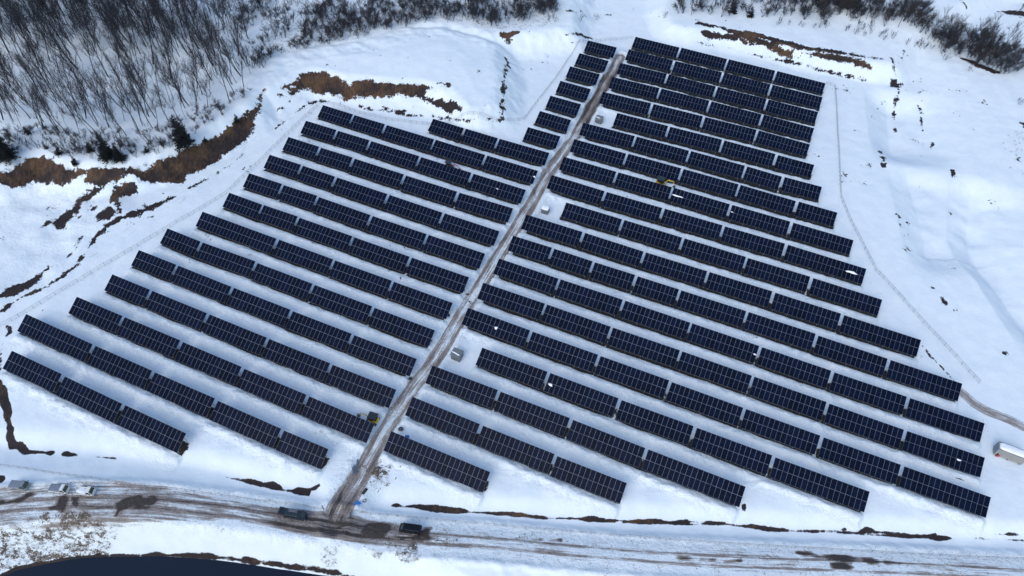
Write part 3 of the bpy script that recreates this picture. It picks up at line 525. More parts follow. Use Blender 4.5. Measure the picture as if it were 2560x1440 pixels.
# ------------------------------------------------------------------ solar table
def glass_mat():
    m,n,b=nodes('solar_cells'); L=n.links.new
    tc=N(n,'ShaderNodeTexCoord'); sx=N(n,'ShaderNodeSeparateXYZ'); L(tc.outputs['Object'],sx.inputs[0])
    def lines(src,count_m,wd):
        a=N(n,'ShaderNodeMath',op='MULTIPLY'); L(src,a.inputs[0]); a.inputs[1].default_value=1/count_m
        f=N(n,'ShaderNodeMath',op='FRACT'); L(a.outputs[0],f.inputs[0])
        c=N(n,'ShaderNodeMath',op='LESS_THAN'); L(f.outputs[0],c.inputs[0]); c.inputs[1].default_value=wd; return c.outputs[0]
    g=N(n,'ShaderNodeMath',op='MAXIMUM'); L(lines(sx.outputs[0],.182,.04),g.inputs[0]); L(lines(sx.outputs[1],.0935,.05),g.inputs[1])
    ab=N(n,'ShaderNodeMath',op='ABSOLUTE'); L(sx.outputs[1],ab.inputs[0]); ml=N(n,'ShaderNodeMath',op='LESS_THAN'); L(ab.outputs[0],ml.inputs[0]); ml.inputs[1].default_value=.012
    oi=N(n,'ShaderNodeObjectInfo'); r=N(n,'ShaderNodeValToRGB'); L(oi.outputs['Random'],r.inputs[0])
    e=r.color_ramp.elements; e[0].color=(.0028,.0058,.015,1); e[1].color=(.0045,.0092,.027,1); x=e.new(.5); x.color=(.0033,.0072,.0205,1)
    m1=N(n,'ShaderNodeMix'); m1.data_type='RGBA'; L(g.outputs[0],m1.inputs[0]); L(r.outputs[0],m1.inputs[6]); m1.inputs[7].default_value=(.006,.010,.025,1)
    m2=N(n,'ShaderNodeMix'); m2.data_type='RGBA'; L(ml.outputs[0],m2.inputs[0]); L(m1.outputs[2],m2.inputs[6]); m2.inputs[7].default_value=(.025,.032,.055,1)
    L(m2.outputs[2],b.inputs['Base Color']); b.inputs['Roughness'].default_value=.16; b.inputs['Specular IOR Level'].default_value=.045
    return m
GLASS=glass_mat(); FRAME=simple('panel_frame_aluminium',(.19,.22,.29),.5,.5,.05)
BACK=simple('panel_backsheet',(.55,.56,.58),.7)
MW,MH=1.134,2.30
mb=MB(); fr=.018
mb.box(-MW/2+fr,MW/2-fr,-MH/2+fr,MH/2-fr,0,.032,0)
mb.box(-MW/2,MW/2,-MH/2,-MH/2+fr,-.003,.037,1); mb.box(-MW/2,MW/2,MH/2-fr,MH/2,-.003,.037,1)
mb.box(-MW/2,-MW/2+fr,-MH/2+fr,MH/2-fr,-.003,.037,1); mb.box(MW/2-fr,MW/2,-MH/2+fr,MH/2-fr,-.003,.037,1)
mb.box(-MW/2+fr,MW/2-fr,-MH/2+fr,MH/2-fr,-.006,-.001,2)
PANEL=mb.mesh('solar_panel',[GLASS,FRAME,BACK])
ct,st=math.cos(TILT),math.sin(TILT)
def tp(x,s,d=0.):   # point on the table plane: s = metres up the slope from the front edge, d = above the plane
    return Vector((x,-HALF+s*ct-d*st,ZFRONT+s*st+d*ct))
def make_table(n):
    Lh=n*1.15/2
    t=empty('solar_table',(0,0,0))
    for k in range(n):
        for row in (0,1):
            o=link('solar_panel',PANEL,t); o.location=tp(-Lh+(k+.5)*1.15,1.165+row*2.32); o.rotation_euler=(TILT,0,0)
    mb=MB(); rot=Matrix.Rotation(TILT,4,'X')
    for s in (.45,1.75,2.85,4.2):
        p=tp(0,s,-.075); mb.box(-Lh+.05,Lh-.05,-.035,.035,-.045,.045,0,Matrix.Translation(p)@rot)
    nf=max(3,round(n*1.15/3.3)); xs=[-Lh+.8+(2*Lh-1.6)*i/(nf-1) for i in range(nf)]
    for x in xs:
        mb.box(-.04,.04,-2.2,2.2,-.06,.06,0,Matrix.Translation(tp(x,2.32,-.18))@rot)
        f=tp(x,.7,-.22);b=tp(x,3.9,-.22)
        mb.bar((f.x,f.y,.35),(b.x,b.y,b.z-.3),.035); 
    for i in range(nf-1):
        x0,x1=xs[i],xs[i+1]
        for s in (.7,3.9):
            p=tp(x0,s,-.25);q_=tp(x1,s,-.25)
            mb.bar((x0,p.y,p.z),(x1,q_.y,.25),.026); mb.bar((x1,q_.y,q_.z),(x0,p.y,.25),.026)
        mb.bar((x0,tp(0,.7).y,.2),(x1,tp(0,.7).y,.2),.03)
    mb.obj('rack_frame',STEEL_D,t)
    for x in xs:
        for s in (.7,3.9):
            top=tp(x,s,-.2); mb=MB(); mb.bar((0,0,0),(0,0,top.z+.9),.055,n=6); mb.obj('post',STEEL,t,loc=(top.x,top.y,-.9))
    return t
ORD=['zeroth','first','second','third','fourth','fifth','sixth','seventh','eighth','ninth','tenth','eleventh','twelfth','thirteenth','fourteenth','fifteenth','sixteenth','seventeenth','eighteenth','nineteenth','twentieth']
PROTO={}; ROWN={}
for K,r_,j,n,*_ in TB: ROWN[(K,r_)]=max(ROWN.get((K,r_),0),j+1)
TOBJ={}
for K,r_,j,n,base,ex,ey,ez,L in TB:
    if n not in PROTO: o=PROTO[n]=make_table(n)
    else: o=copy_tree(PROTO[n])
    o.matrix_world=Matrix(((ex[0]*L/(n*1.15),ey[0],ez[0],base[0]),(ex[1]*L/(n*1.15),ey[1],ez[1],base[1]),(ex[2]*L/(n*1.15),ey[2],ez[2],base[2]),(0,0,0,1)))
    TOBJ[(K,r_,j)]=o
    if K=='T': lb='small dark solar table in the single column beside the track top, %s one down'%ORD[r_+1]; gp='small solar tables in the column left of the upper track'
    else:
        side='left' if K=='L' else 'right'
        size='long' if n>15 else ('short' if n<13 else 'dark')
        pos='leftmost' if j==0 else ('rightmost' if j==ROWN[(K,r_)]-1 else ORD[j+1]+' from left')
        if ROWN[(K,r_)]==1: pos='the only one'
        lb='%s solar table, %s in %s row down, %s of the muddy track'%(size,pos,ORD[r_+1],side); gp='solar tables in rows %s of the track'%side
    tagit(o,lb,'solar table',gp)
# ------------------------------------------------------------------ fences
FPOST=simple('fence_post_paint',(.16,.17,.19),.5,.3); 
def fence(px,label,group='wire fences round the solar field',spacing=2.0,h=1.25,z=None):
    P_=[G(a,b) for a,b in px]; pts=[]
    for a,b in zip(P_[:-1],P_[1:]):
        k=max(1,round((b-a).length/spacing))
        for i in range(k): p=a.lerp(b,i/k); pts.append(p)
    pts.append(P_[-1]); o0=pts[0].copy()
    for p in pts: p.z=gz(p.x,p.y)
    t=empty('wire_fence',pts[0],0,label,'fence',group)
    o0=pts[0].copy(); pm=MB(); pm.bar((0,0,-.4),(0,0,h),.035,n=6); me=pm.mesh('post',FPOST)
    for p in pts[:100]: link('post',me,t,p-o0)
    w_=MB()
    for a,b in zip(pts[:-1],pts[1:]):
        for hh in (.12,.35,.6,.85,1.1,h-.03):
            w_.bar(a-o0+Vector((0,0,hh)),b-o0+Vector((0,0,hh)),.022 if hh>h-.1 else .008,n=3,cap=False)
        for i in range(1,8):
            p=a.lerp(b,i/8)-o0; w_.bar(p+Vector((0,0,.1)),p+Vector((0,0,h-.05)),.006,n=3,cap=False)
    w_.obj('wire_mesh',FPOST,t); return t
fence([(-40,840),(0,817),(30,803),(67,782),(103,760),(157,727),(213,695),(263,664),(313,635),(362,606)],'thin wire fence climbing beside the snowy track at the far left of the tables')
fence([(362,606),(410,578),(443,557),(500,525),(567,485),(640,415),(713,343),(765,293),(803,258)],'thin wire fence between the curved soil ditch and the left ends of the upper rows')
fence([(803,258),(850,266),(900,285),(965,300),(1027,308),(1140,302),(1245,304),(1310,300)],'thin wire fence behind the uppermost rows below the brown slope')
fence([(1310,300),(1350,247),(1390,197),(1420,150),(1448,106)],'straight wire fence rising beside the column of small tables')
fence([(1448,106),(1500,104),(1540,101),(1580,97)],'short wire fence across the top end of the muddy track')
fence([(2065,211),(2086,217),(2090,267),(2095,367),(2100,480),(2101,495)],'straight wire fence on open snow right of the uppermost tables')
fence([(2101,495),(2120,543),(2137,577),(2155,612),(2173,647),(2188,678)],'wire fence slanting down between the two bends on the right')
fence([(2188,678),(2207,697),(2233,725),(2270,767),(2307,808),(2347,850),(2387,893),(2420,930),(2446,958)],'long wire fence slanting down to the bend of the side track on the right')
fence([(-60,1160),(0,1165),(50,1171),(133,1184),(213,1195),(293,1207),(367,1217),(443,1225),(533,1238),(640,1253),(690,1258),(763,1267),(808,1274)],'low wire fence above the parked trucks and the van with the ladder')
fence([(882,1279),(970,1290),(1067,1299),(1163,1308),(1260,1317),(1340,1324),(1427,1331),(1550,1341)],'low wire fence behind the black van, right of the gateway')
fence([(1550,1341),(1673,1351),(1797,1360),(1920,1367),(2053,1374)],'low wire fence along the middle of the right hand road')
fence([(2053,1374),(2253,1386),(2420,1394),(2560,1399),(2700,1410)],'low wire fence along the road at the bottom right corner')
# gate posts
gm=simple('gate_steel',(.12,.14,.16),.5,.4)
for a,b,lb in ((810,1275,'tall grey gate post at the end of the left roadside fence'),(881,1283,'tall grey gate post with a folded dark gate leaf at its foot')):
    p=G(a,b); t=empty('gate_post',p,0,lb,'gate post'); mb=MB(); mb.bar((0,0,-.3),(0,0,2.2),.08,n=8); mb.box(-.1,.1,-.1,.1,2.2,2.25); mb.obj('post',gm,t)
    mb=MB(); 
    if a>850:
        mb.bar((-.1,-.3,.3),(-.3,-1.4,.3),.04); mb.bar((-.1,-.3,1.2),(-.3,-1.4,1.2),.04); mb.bar((-.3,-1.4,.1),(-.3,-1.4,1.3),.05); mb.box(-.32,-.05,-1.4,-.3,.3,1.2,0)
    else: mb.bar((.05,0,.2),(.05,0,2.0),.05)
    mb.obj('gate_leaf',gm,t)
# ------------------------------------------------------------------ snow
SNOWM=simple('clean_snow',(.84,.87,.9),.7,0,.04,2,.3)
def blob(name,verts_r,h,seed,parent=None,flat=False,label=None,cat=None,group=None,sub=36,rings=6,mat=None,mtx=None,sq=1.):
    """low irregular mound with half axes verts_r"""
    rr=random.Random(seed); ph=[rr.uniform(0,6.28) for _ in range(4)]; v=[];f=[]
    for k in range(rings+1):
        q=k/rings
        for i in range(sub):
            a=2*math.pi*i/sub; w=1+.16*math.sin(2*a+ph[0])+.14*math.sin(3*a+ph[1])+.10*math.sin(5*a+ph[2])+.07*math.sin(9*a+ph[3])
            c=math.cos(q*math.pi/2); c=c if sq==1 else c**.35; w=w if sq==1 else 1+(w-1)*.12; pw=lambda t:math.copysign(abs(t)**sq,t)
            v.append((verts_r[0]*w*c*pw(math.cos(a)),verts_r[1]*w*c*pw(math.sin(a)),h*math.sin(q*math.pi/2)*(1+.1*math.sin(a*2+ph[3]))-.02))
    for k in range(rings):
        for i in range(sub): f.append((k*sub+i,k*sub+(i+1)%sub,(k+1)*sub+(i+1)%sub,(k+1)*sub+i))
    f.append(tuple(range(sub))[::-1]); 
    me=D.meshes.new(name); me.from_pydata(v,[],f); me.materials.append(mat or SNOWM); me.polygons.foreach_set('use_smooth',[True]*len(f))
    o=link(name,me,parent); 
    if mtx is not None: o.matrix_world=mtx
    return tagit(o,label,cat,group)
def on_table(key,px,py):
    t=[q for q in TB if (q[0],q[1],q[2])==key][0]; K,r_,j,n,base,ex,ey,ez,L=t
    ex,ey,ez=Vector(ex),Vector(ey),Vector(ez); nrm=(ez*ct-ey*st); slope=(ey*ct+ez*st); o=Vector(base)-ey*HALF+ez*ZFRONT
    u=(px-1280)/F_PX; v=-(py-720)/F_PX; d=_fw+_X*u+_Y*v; c=Vector((0,0,CZ)); k=(o-c).dot(nrm)/d.dot(nrm); p=c+d*k+nrm*.045
    return Matrix(((ex.x,slope.x,nrm.x,p.x),(ex.y,slope.y,nrm.y,p.y),(ex.z,slope.z,nrm.z,p.z),(0,0,0,1)))
CL=[(('R',10,4),2129,681,1.25,.45,'long white snow slab on the far right table below the fence bend'),
(('R',14,6),2397,1150,.42,.3,'small snow clump on the lower right table near the grey container'),
(('R',16,1),1376,962,.6,.35,'snow clump on the second table of the row just below the lowest cabinet'),
(('R',15,0),1240,820,.45,.42,'round snow clump on the table just above the lowest cabinet'),
(('R',9,2),1693,490,1.5,.3,'broken ridge of snow on the table below the yellow digger arm'),
(('R',9,3),1830,530,.3,.2,'tiny snow clump on the table end right of the digger arm row'),
(('R',13,4),1887,886,.35,.25,'tiny snow clump at the table end in the middle of the lower right block'),
(('L',1,4),1336,442,.4,.3,'snow clump at the track end of the second uppermost left row'),
(('L',2,4),1243,472,.35,.2,'small snow clump on a table left of the track, below the red machine')]
for i,(k,a,b,rx,ry,lb) in enumerate(CL):
    if k==('R',13,4): k=('R',12,5) if False else ('R',13,3)
    if k==('R',16,1): k=('R',16,1)
    blob('snow_clump',(rx,ry*.8),.08,i+3,label=lb,cat='snow',group='lumps of snow lying on the tables',mtx=on_table(k,a,b))
# ------------------------------------------------------------------ power cabinets
CAB=simple('cabinet_grey_paint',(.14,.16,.17),.5,.1,.06,1.5); CABR=simple('cabinet_roof',(.16,.185,.195),.5,.1,.08,1.5); DK=simple('dark_rubber',(.02,.02,.022),.7)
def cabinet(px,py,sz,snow,label):
    p=G(px,py); t=empty('power_cabinet',p+Vector((0,0,-.35)),R(-21.5),label,'power cabinet','grey power cabinets beside the track'); a=sz/2
    mb=MB(); mb.box(-a,a,-a*.9,a*.9,.15,sz*.92); mb.obj('body',CAB,t,.03)
    mb=MB(); mb.box(-a-.25,a+.25,-a*.9-.25,a*.9+.25,-.3,.15); mb.obj('plinth',simple('concrete',(.3,.3,.29),.9),t)
    mb=MB(); r_=a+.12; q=a*.9+.12
    mb.add([(-r_,-q,sz*.92),(r_,-q,sz*.92),(r_,q,sz*.92),(-r_,q,sz*.92),(-r_+.1,-q+.1,sz),(r_-.1,-q+.1,sz),(r_-.1,q-.1,sz),(-r_+.1,q-.1,sz)],[(3,2,1,0),(4,5,6,7),(0,1,5,4),(1,2,6,5),(2,3,7,6),(3,0,4,7)]); mb.obj('roof',CABR,t)
    for s in (-1,1):
        mb=MB(); mb.box(min(s*.04,s*(a-.1)),max(s*.04,s*(a-.1)),-a*.9-.02,-a*.9-.003,.3,sz*.85); d=mb.obj('door',CAB,t)
        mb=MB(); mb.box(s*.12-.03,s*.12+.03,-a*.9-.07,-a*.9-.022,sz*.45,sz*.55); mb.obj('handle',DK,d)
        mb=MB()
        for k in range(5): mb.box(s*a*.5-.28,s*a*.5+.28,-a*.9-.032,-a*.9-.021,sz*.68+k*.06,sz*.68+k*.06+.03)
        mb.obj('louvre',simple('louvre_grey',(.14,.15,.15),.6),d)
    if snow=='cap': blob('snow_cap',(a*1.08,a*.98),.42,4,t,sq=.4).location=(0,0,sz)
    else:
        for k in range(snow): blob('snow_patch',(.42,.2),.12,k+8,t).location=(-.7+k*.62,-a*.42-.12*k+.25,sz)
cabinet(1143,893,2.5,3,'grey power cabinet with broken snow strips on its roof, nearest the road'); cabinet(1363,530,2.1,'cap','grey power cabinet under a thick white cap of snow'); cabinet(1497,305,2.3,2,'grey power cabinet at the top end of the track, thin snow ridge on its roof')
# ------------------------------------------------------------------ site container
p=G(2516,1140); t=empty('site_container',p,R(-24),'long grey steel container with deep snow on its roof at the right edge','container')
CM=simple('container_grey',(.30,.30,.285),.55,.1,.08,1.5)
mb=MB(); mb.box(-3,3,-1.15,1.15,.35,2.75); mb.obj('body',CM,t,.04)
for s in (-1,1):
    mb=MB()
    for k in range(27): x=-2.9+k*.22; mb.box(x,x+.11,s*1.15-.025 if s<0 else 1.153,-1.153 if s<0 else s*1.15+.025,.5,2.6)
    mb.obj('corrugated_side',CM,t)
mb=MB()
for x in (-3,2.86):
    for y in (-1.17,1.03): mb.box(x,x+.14,y,y+.14,.3,2.8)
mb.box(-3.02,3.02,-1.19,-1.14,2.72,2.86); mb.box(-3.02,3.02,1.14,1.19,2.72,2.86); mb.box(-3.03,-2.98,-1.14,1.14,2.72,2.86); mb.box(2.98,3.03,-1.14,1.14,2.72,2.86); mb.obj('corner_frame',simple('frame_grey',(.25,.28,.31),.5,.2),t)
for y0,y1 in ((-1.0,-.03),(.03,1.0)):
    mb=MB(); mb.box(-3.06,-3.004,y0,y1,.5,2.6); d=mb.obj('door',simple('door_shaded_grey',(.16,.21,.27),.5,.2),t)  # shade of this end is put into the doors' darker, bluer colour
    mb=MB(); mb.bar((-3.1,(y0+y1)/2,.5),(-3.1,(y0+y1)/2,2.6),.025); mb.obj('lock_rod',STEEL,d)
mb=MB(); 
for x in (-2.6,0,2.5): mb.box(x,x+.3,-1.1,1.1,-.3,.35)
mb.obj('timber_base',simple('old_timber',(.08,.07,.06),.9),t)
blob('snow_cover',(2.85,1.0),.42,12,t,sub=48,sq=.3).location=(.1,.05,2.78)
p=G(2489,1133); t=empty('generator',p,R(-5),'small black and red generator by the left end of the grey container','generator')
mb=MB(); mb.box(-.35,.35,-.8,.8,.25,1.25); mb.obj('casing',simple('black_casing',(.02,.018,.025),.5),t,.05)
mb=MB(); mb.box(-.45,.45,-.95,-.8,.1,.7); mb.box(-.42,.42,.8,.88,.1,.6); mb.bar((-.4,-.9,.7),(.4,-.9,.7),.04); mb.obj('frame',simple('red_paint',(.35,.03,.04),.5),t)
mb=MB(); mb.box(-.2,.25,-1.1,-.6,1.25,1.32); mb.obj('tank_cap',simple('pale_grey',(.4,.42,.42),.5),t)
for x in (-.4,.4):
    mb=MB(); mb.wheel(x,-.3,.25,.25,.1); mb.obj('wheel',DK,t)
# ------------------------------------------------------------------ vehicles (front towards +x)
def paint(name,col): 
    m=simple(name,col,.3,.0,.04,1); m.node_tree.nodes['Principled BSDF'].inputs['Specular IOR Level'].default_value=.3; return m
WIN=simple('dark_glass',(.012,.018,.022),.1); LAMP=simple('lamp_glass',(.6,.62,.6),.2); REDL=simple('rear_lamp_red',(.3,.02,.02),.3); RIM=simple('wheel_rim',(.35,.36,.38),.4,.6)
def wheels(t,xs,hy,r,w):
    for x in xs:
        for y in (-hy,hy):
            mb=MB(); mb.wheel(0,0,0,r,w); o=mb.obj('wheel',DK,t,.02,(x,y,r)); mb=MB(); mb.wheel(0,math.copysign(w/2+.003,y),0,r*.6,.02); mb.obj('rim',RIM,o)
def taper(mb,x0,x1,xt0,xt1,y,yt,z0,z1,mi=0):
    mb.add([(x0,-y,z0),(x1,-y,z0),(x1,y,z0),(x0,y,z0),(xt0,-yt,z1),(xt1,-yt,z1),(xt1,yt,z1),(xt0,yt,z1)],[(0,3,2,1),(4,5,6,7),(0,1,5,4),(1,2,6,5),(2,3,7,6),(3,0,4,7)],mi)
def quad(name,mat,t,pts,th=.012):
    a,b,c=Vector(pts[0]),Vector(pts[1]),Vector(pts[2]); nn=(b-a).cross(c-a).normalized(); mb=MB(); v=[Vector(p)+nn*th for p in pts]+[Vector(p)-nn*th for p in pts]; k=len(pts)
    mb.add(v,[tuple(range(k)),tuple(range(2*k-1,k-1,-1))]+[(i,(i+1)%k,k+(i+1)%k,k+i) for i in range(k)]); return mb.obj(name,mat,t)
def kei_truck(px,py,rz,label,col,bedcol,load):
    p=G(px,py); t=empty('small_truck',p,rz,label,'small truck','small trucks parked beside the road'); B=paint('truck_paint',col)
    S=1.12
    mb=MB(); taper(mb,.62,1.78,.66,1.74,.74,.73,.5,1.05); mb.obj('cab_body',B,t,.05)
    mb=MB(); taper(mb,.64,1.76,.74,1.36,.72,.62,1.05,1.78); c=mb.obj('cab_upper',B,t,.04)
    quad('windscreen',WIN,t,[(1.775,-.64,1.09),(1.775,.64,1.09),(1.42,.54,1.70),(1.42,-.54,1.70)],.02)
    for s in (-1,1): quad('side_window',WIN,t,[(.76,s*.735,1.12),(1.58,s*.735,1.12),(1.32,s*.655,1.66),(.82,s*.655,1.66)],.015)
    quad('rear_window',WIN,t,[(.655,-.5,1.3),(.655,.5,1.3),(.715,.45,1.68),(.715,-.45,1.68)],.015)
    mb=MB(); mb.box(-1.75,.55,-.74,.74,.62,.68); mb.obj('load_bed',paint('bed_paint',bedcol),t)
    for nm,bx in (('side_board',(-1.75,.55,-.76,-.72)),('side_board',(-1.75,.55,.72,.76)),('tailgate',(-1.79,-1.75,-.76,.76)),('headboard',(.55,.6,-.74,.74))):
        mb=MB(); mb.box(*bx,.6,.95 if nm!='headboard' else 1.15); mb.obj(nm,B,t,.01)
    mb=MB(); mb.box(-1.7,1.5,-.35,.35,.35,.6); mb.obj('chassis',DK,t); wheels(t,(-1.05,1.2),.64,.27,.16)
    for y in (-.55,.55): mb=MB(); mb.box(1.77,1.81,y-.14,y+.14,.72,.88); mb.obj('headlight',LAMP,t)
    for s in (-1,1): mb=MB(); mb.box(1.5,1.6,s*.78,s*.92,1.2,1.38); mb.obj('mirror',DK,t)
    mb=MB(); mb.box(1.76,1.85,-.72,.72,.42,.6); mb.obj('bumper',B,t,.02)
    if load=='sheet':
        s_=D.materials.get('grey_sheet') or simple('grey_sheet',(.17,.21,.26),.6,0,.2,2,.4); mb=MB()
        taper(mb,-1.85,.5,-1.7,.45,.78,.6,.95,1.08); mb.obj('load_cover',s_,t,.03)
    if load=='snow': blob('snow_load',(1.05,.62),.2,33,t,mat=SNOWM).location=(-.62,0,.7)
    t.scale=(S,S,S); return t
kei_truck(216,1232,R(-3),'small white truck with a snowy white bed, rightmost in the parked line',(.72,.74,.74),(.6,.62,.63),'snow')
kei_truck(152,1226,R(-6),'small truck with white cab and grey covered bed, in the middle of three',(.70,.72,.72),(.3,.33,.36),'sheet')
kei_truck(53,1217,R(-5),'small grey truck with a grey covered bed, leftmost of the parked three',(.20,.24,.27),(.2,.24,.28),'sheet')
def van(px,py,rz,label,col,ladder,open_tail):
    p=G(px,py); t=empty('van',p,rz,label,'van','vans standing on the muddy road'); B=paint('van_paint',col); 
    prof=[(-2.3,.4),(2.2,.4),(2.33,.6),(2.3,1.0),(1.95,1.22),(1.35,1.9),(1.0,1.98),(-2.2,1.98),(-2.33,1.7),(-2.35,.7)]
    if open_tail: prof=[(-2.3,.4),(2.2,.4),(2.33,.6),(2.3,1.0),(1.95,1.22),(1.35,1.9),(1.0,1.98),(-2.25,1.98),(-2.3,1.7),(-2.33,.7)]
    mb=MB(); n=len(prof); vs=[(x,s*(.86 if z<1.2 else .86-.14*(z-1.2)/.78),z) for s in (-1,1) for x,z in prof]
    mb.add(vs,[tuple(range(n)),tuple(range(2*n-1,n-1,-1))]+[(i,n+i,n+(i+1)%n,(i+1)%n) for i in range(n)]); mb.obj('body',B,t,.05)
    quad('windscreen',WIN,t,[(1.97,-.72,1.24),(1.97,.72,1.24),(1.42,.64,1.86),(1.42,-.64,1.86)],.03)
    for s in (-1,1):
        for x0,x1 in ((.55,1.45),(-.75,.45),(-2.1,-.85)): quad('side_window',WIN,t,[(x0,s*.865,1.2),(x1+(.25 if x1>1 else 0),s*.865,1.2),(x1,s*.775,1.72),(x0,s*.775,1.72)],.02)
        mb=MB(); mb.box(1.45,1.6,s*.88,s*1.06,1.2,1.42); mb.obj('mirror',DK,t)
        mb=MB(); mb.box(2.24,2.36,s*.8-.1,s*.8+.02,.72,.92) if s>0 else mb.box(2.24,2.36,-.82,-.7,.72,.92); mb.obj('headlight',LAMP,t)
        mb=MB(); mb.box(-2.39,-2.33,s*.76-.07,s*.76+.07,1.0,1.6); mb.obj('rear_lamp',REDL,t)
        mb=MB(); mb.box(-2.1,1.0,s*.70-.02,s*.70+.02,1.99,2.05); mb.obj('roof_rail',STEEL_D,t)
    mb=MB(); mb.box(2.3,2.42,-.82,.82,.38,.62); mb.obj('bumper',B,t,.03); wheels(t,(-1.45,1.5),.76,.33,.2)
    if open_tail:
        mb=MB(); mb.box(-3.45,-2.3,-.78,.78,1.95,2.02); g=mb.obj('tailgate',B,t,.02); quad('rear_window',WIN,g,[(-3.2,-.6,2.03),(-2.6,-.6,2.03),(-2.6,.6,2.03),(-3.2,.6,2.03)],.012)
        mb=MB(); mb.box(-2.37,-2.34,-.72,.72,.6,1.85); mb.obj('shaded_opening_panel',DK,t)  # dark panel on the closed body paints the shade inside the hold
    else: quad('rear_window',WIN,t,[(-2.36,-.6,1.2),(-2.36,.6,1.2),(-2.33,.55,1.7),(-2.33,-.55,1.7)],.02)
    for x in ((-1.6,-.9,-.2,.5) if ladder else ()): mb=MB(); mb.box(x-.025,x+.025,-.74,.74,2.03,2.07); mb.obj('roof_bar',STEEL_D,t)
    return t
v1=van(741,1291,R(-8),'dark blue grey van with raised tailgate and ladder on its roof',(.022,.034,.048),True,True)
v2=van(1027,1326,R(174),'plain black van parked on dark mud right of the junction',(.005,.007,.011),False,False)
lp=v1.matrix_world if False else Matrix.Translation(v1.location)@Matrix.Rotation(R(-8),4,'Z')
mb=MB()
for y in (.12,.5): mb.bar((-1.35,y,0),(.45,y,0),.035)
for k in range(9): mb.bar((-1.25+k*.2,.12,0),(-1.25+k*.2,.5,0),.022)
o=mb.obj('ladder',simple('aluminium',(.5,.5,.52),.4,.4)); o.matrix_world=lp@Matrix.Translation((0,0,2.11)); tagit(o,'pale aluminium ladder lying on the roof bars of the blue grey van','ladder')
# ------------------------------------------------------------------ diggers
def digger(p,rz,label,col,roof,swing,sc=1.0,pose=0):
    t=empty('mini_excavator',p,rz,label,'excavator','small excavators clearing snow'); Y=paint('digger_paint',col); T=simple('track_rubber',(.03,.028,.028),.8)
    for s in (-1,1):
        mb=MB(); prof=[(-1.0,.12),(-.85,0),(.85,0),(1.0,.12),(1.05,.3),(.9,.48),(-.9,.48),(-1.05,.3)]; mb.prism(prof,s*.75-.2,s*.75+.2); o=mb.obj('crawler_track',T,t,.03)
        mb=MB(); mb.wheel(-.8,s*.97,.25,.17,.03); mb.wheel(.8,s*.97,.25,.17,.03); mb.obj('sprocket',STEEL_D,o)
    mb=MB(); mb.box(-.6,.6,-.5,.5,.3,.62); mb.box(.95,1.35,-.9,.9,.08,.14); mb.box(1.3,1.38,-.9,.9,.05,.42); mb.obj('undercarriage',STEEL_D,t,.02)
    u=MB(); prof=[(-1.05,.66),(.75,.66),(.9,.8),(.85,1.0),(-.3,1.05),(-.45,1.35),(-1.0,1.35),(-1.15,1.0)]; u.prism(prof,-.62,.62); up=u.obj('upper_body',Y,t,.05)
    mb=MB(); mb.box(-.95,-.45,-.55,.55,1.352,1.40); mb.box(-.3,.8,-.6,.6,1.052,1.09); mb.obj('dark_hood',DK,t)
    mb=MB(); mb.box(-1.18,-1.0,-.55,.55,.66,1.0); mb.obj('counterweight',Y,t,.06)
    c=MB(); 
    for x in (-.42,.62):
        for y in (-.5,.45): c.bar((x,y,1.0),(x*.92,y,2.2),.035)
    c.obj('cab_frame',DK,t)
    mb=MB(); mb.box(-1.05,.85,-.8,.78,2.2,2.30); mb.obj('canopy_roof',simple('canopy',roof,.5),t,.04)
    mb=MB(); mb.box(-.35,.15,-.25,.25,1.05,1.2); mb.box(-.4,-.25,-.25,.25,1.2,1.7); mb.obj('seat',DK,t,.03)
    if pose==0: A=[(.8,0,.9),(1.7,0,1.9),(2.6,0,1.7),(3.3,0,.8),(3.15,0,.25)]
    else: A=[(.8,0,.9),(1.7,0,2.3),(3.0,0,2.2),(3.5,0,1.1),(3.1,0,.6)]
    mb=MB(); mb.bar(A[0],A[1],.13,.12,4); mb.bar(A[1],A[2],.13,.10,4); mb.obj('boom',Y,t)
    mb=MB(); mb.bar(A[2],A[3],.10,.08,4); mb.obj('arm',Y,t)
    mb=MB(); mb.bar((.8,0,.75),(1.55,0,1.55),.05); mb.bar((1.75,0,2.05),(2.75,0,1.85),.04); mb.obj('hydraulic_ram',STEEL,t)
    x,_,z=A[3]; mb=MB(); mb.prism([(x-.05,z),(x+.28,z-.1),(x+.22,z-.5),(x-.1,z-.62),(x-.42,z-.45)],-.28,.28); mb.obj('bucket',STEEL_D,t,.02)
    t.scale=(sc,)*3; return t
digger(G(934,1053),R(163),'yellow and black mini excavator beside the track, reaching left behind a table',(.55,.38,.03),(.015,.02,.025),0,1.15)
digger(G(1650,463),R(-20),'yellow mini excavator standing between two rows in the right block',(.62,.40,.03),(.02,.03,.04),0,1.25,1)
digger(G(1123,420),R(-20),'red mini excavator half hidden between rows in the left block',(.42,.03,.05),(.03,.03,.045),0,1.1)
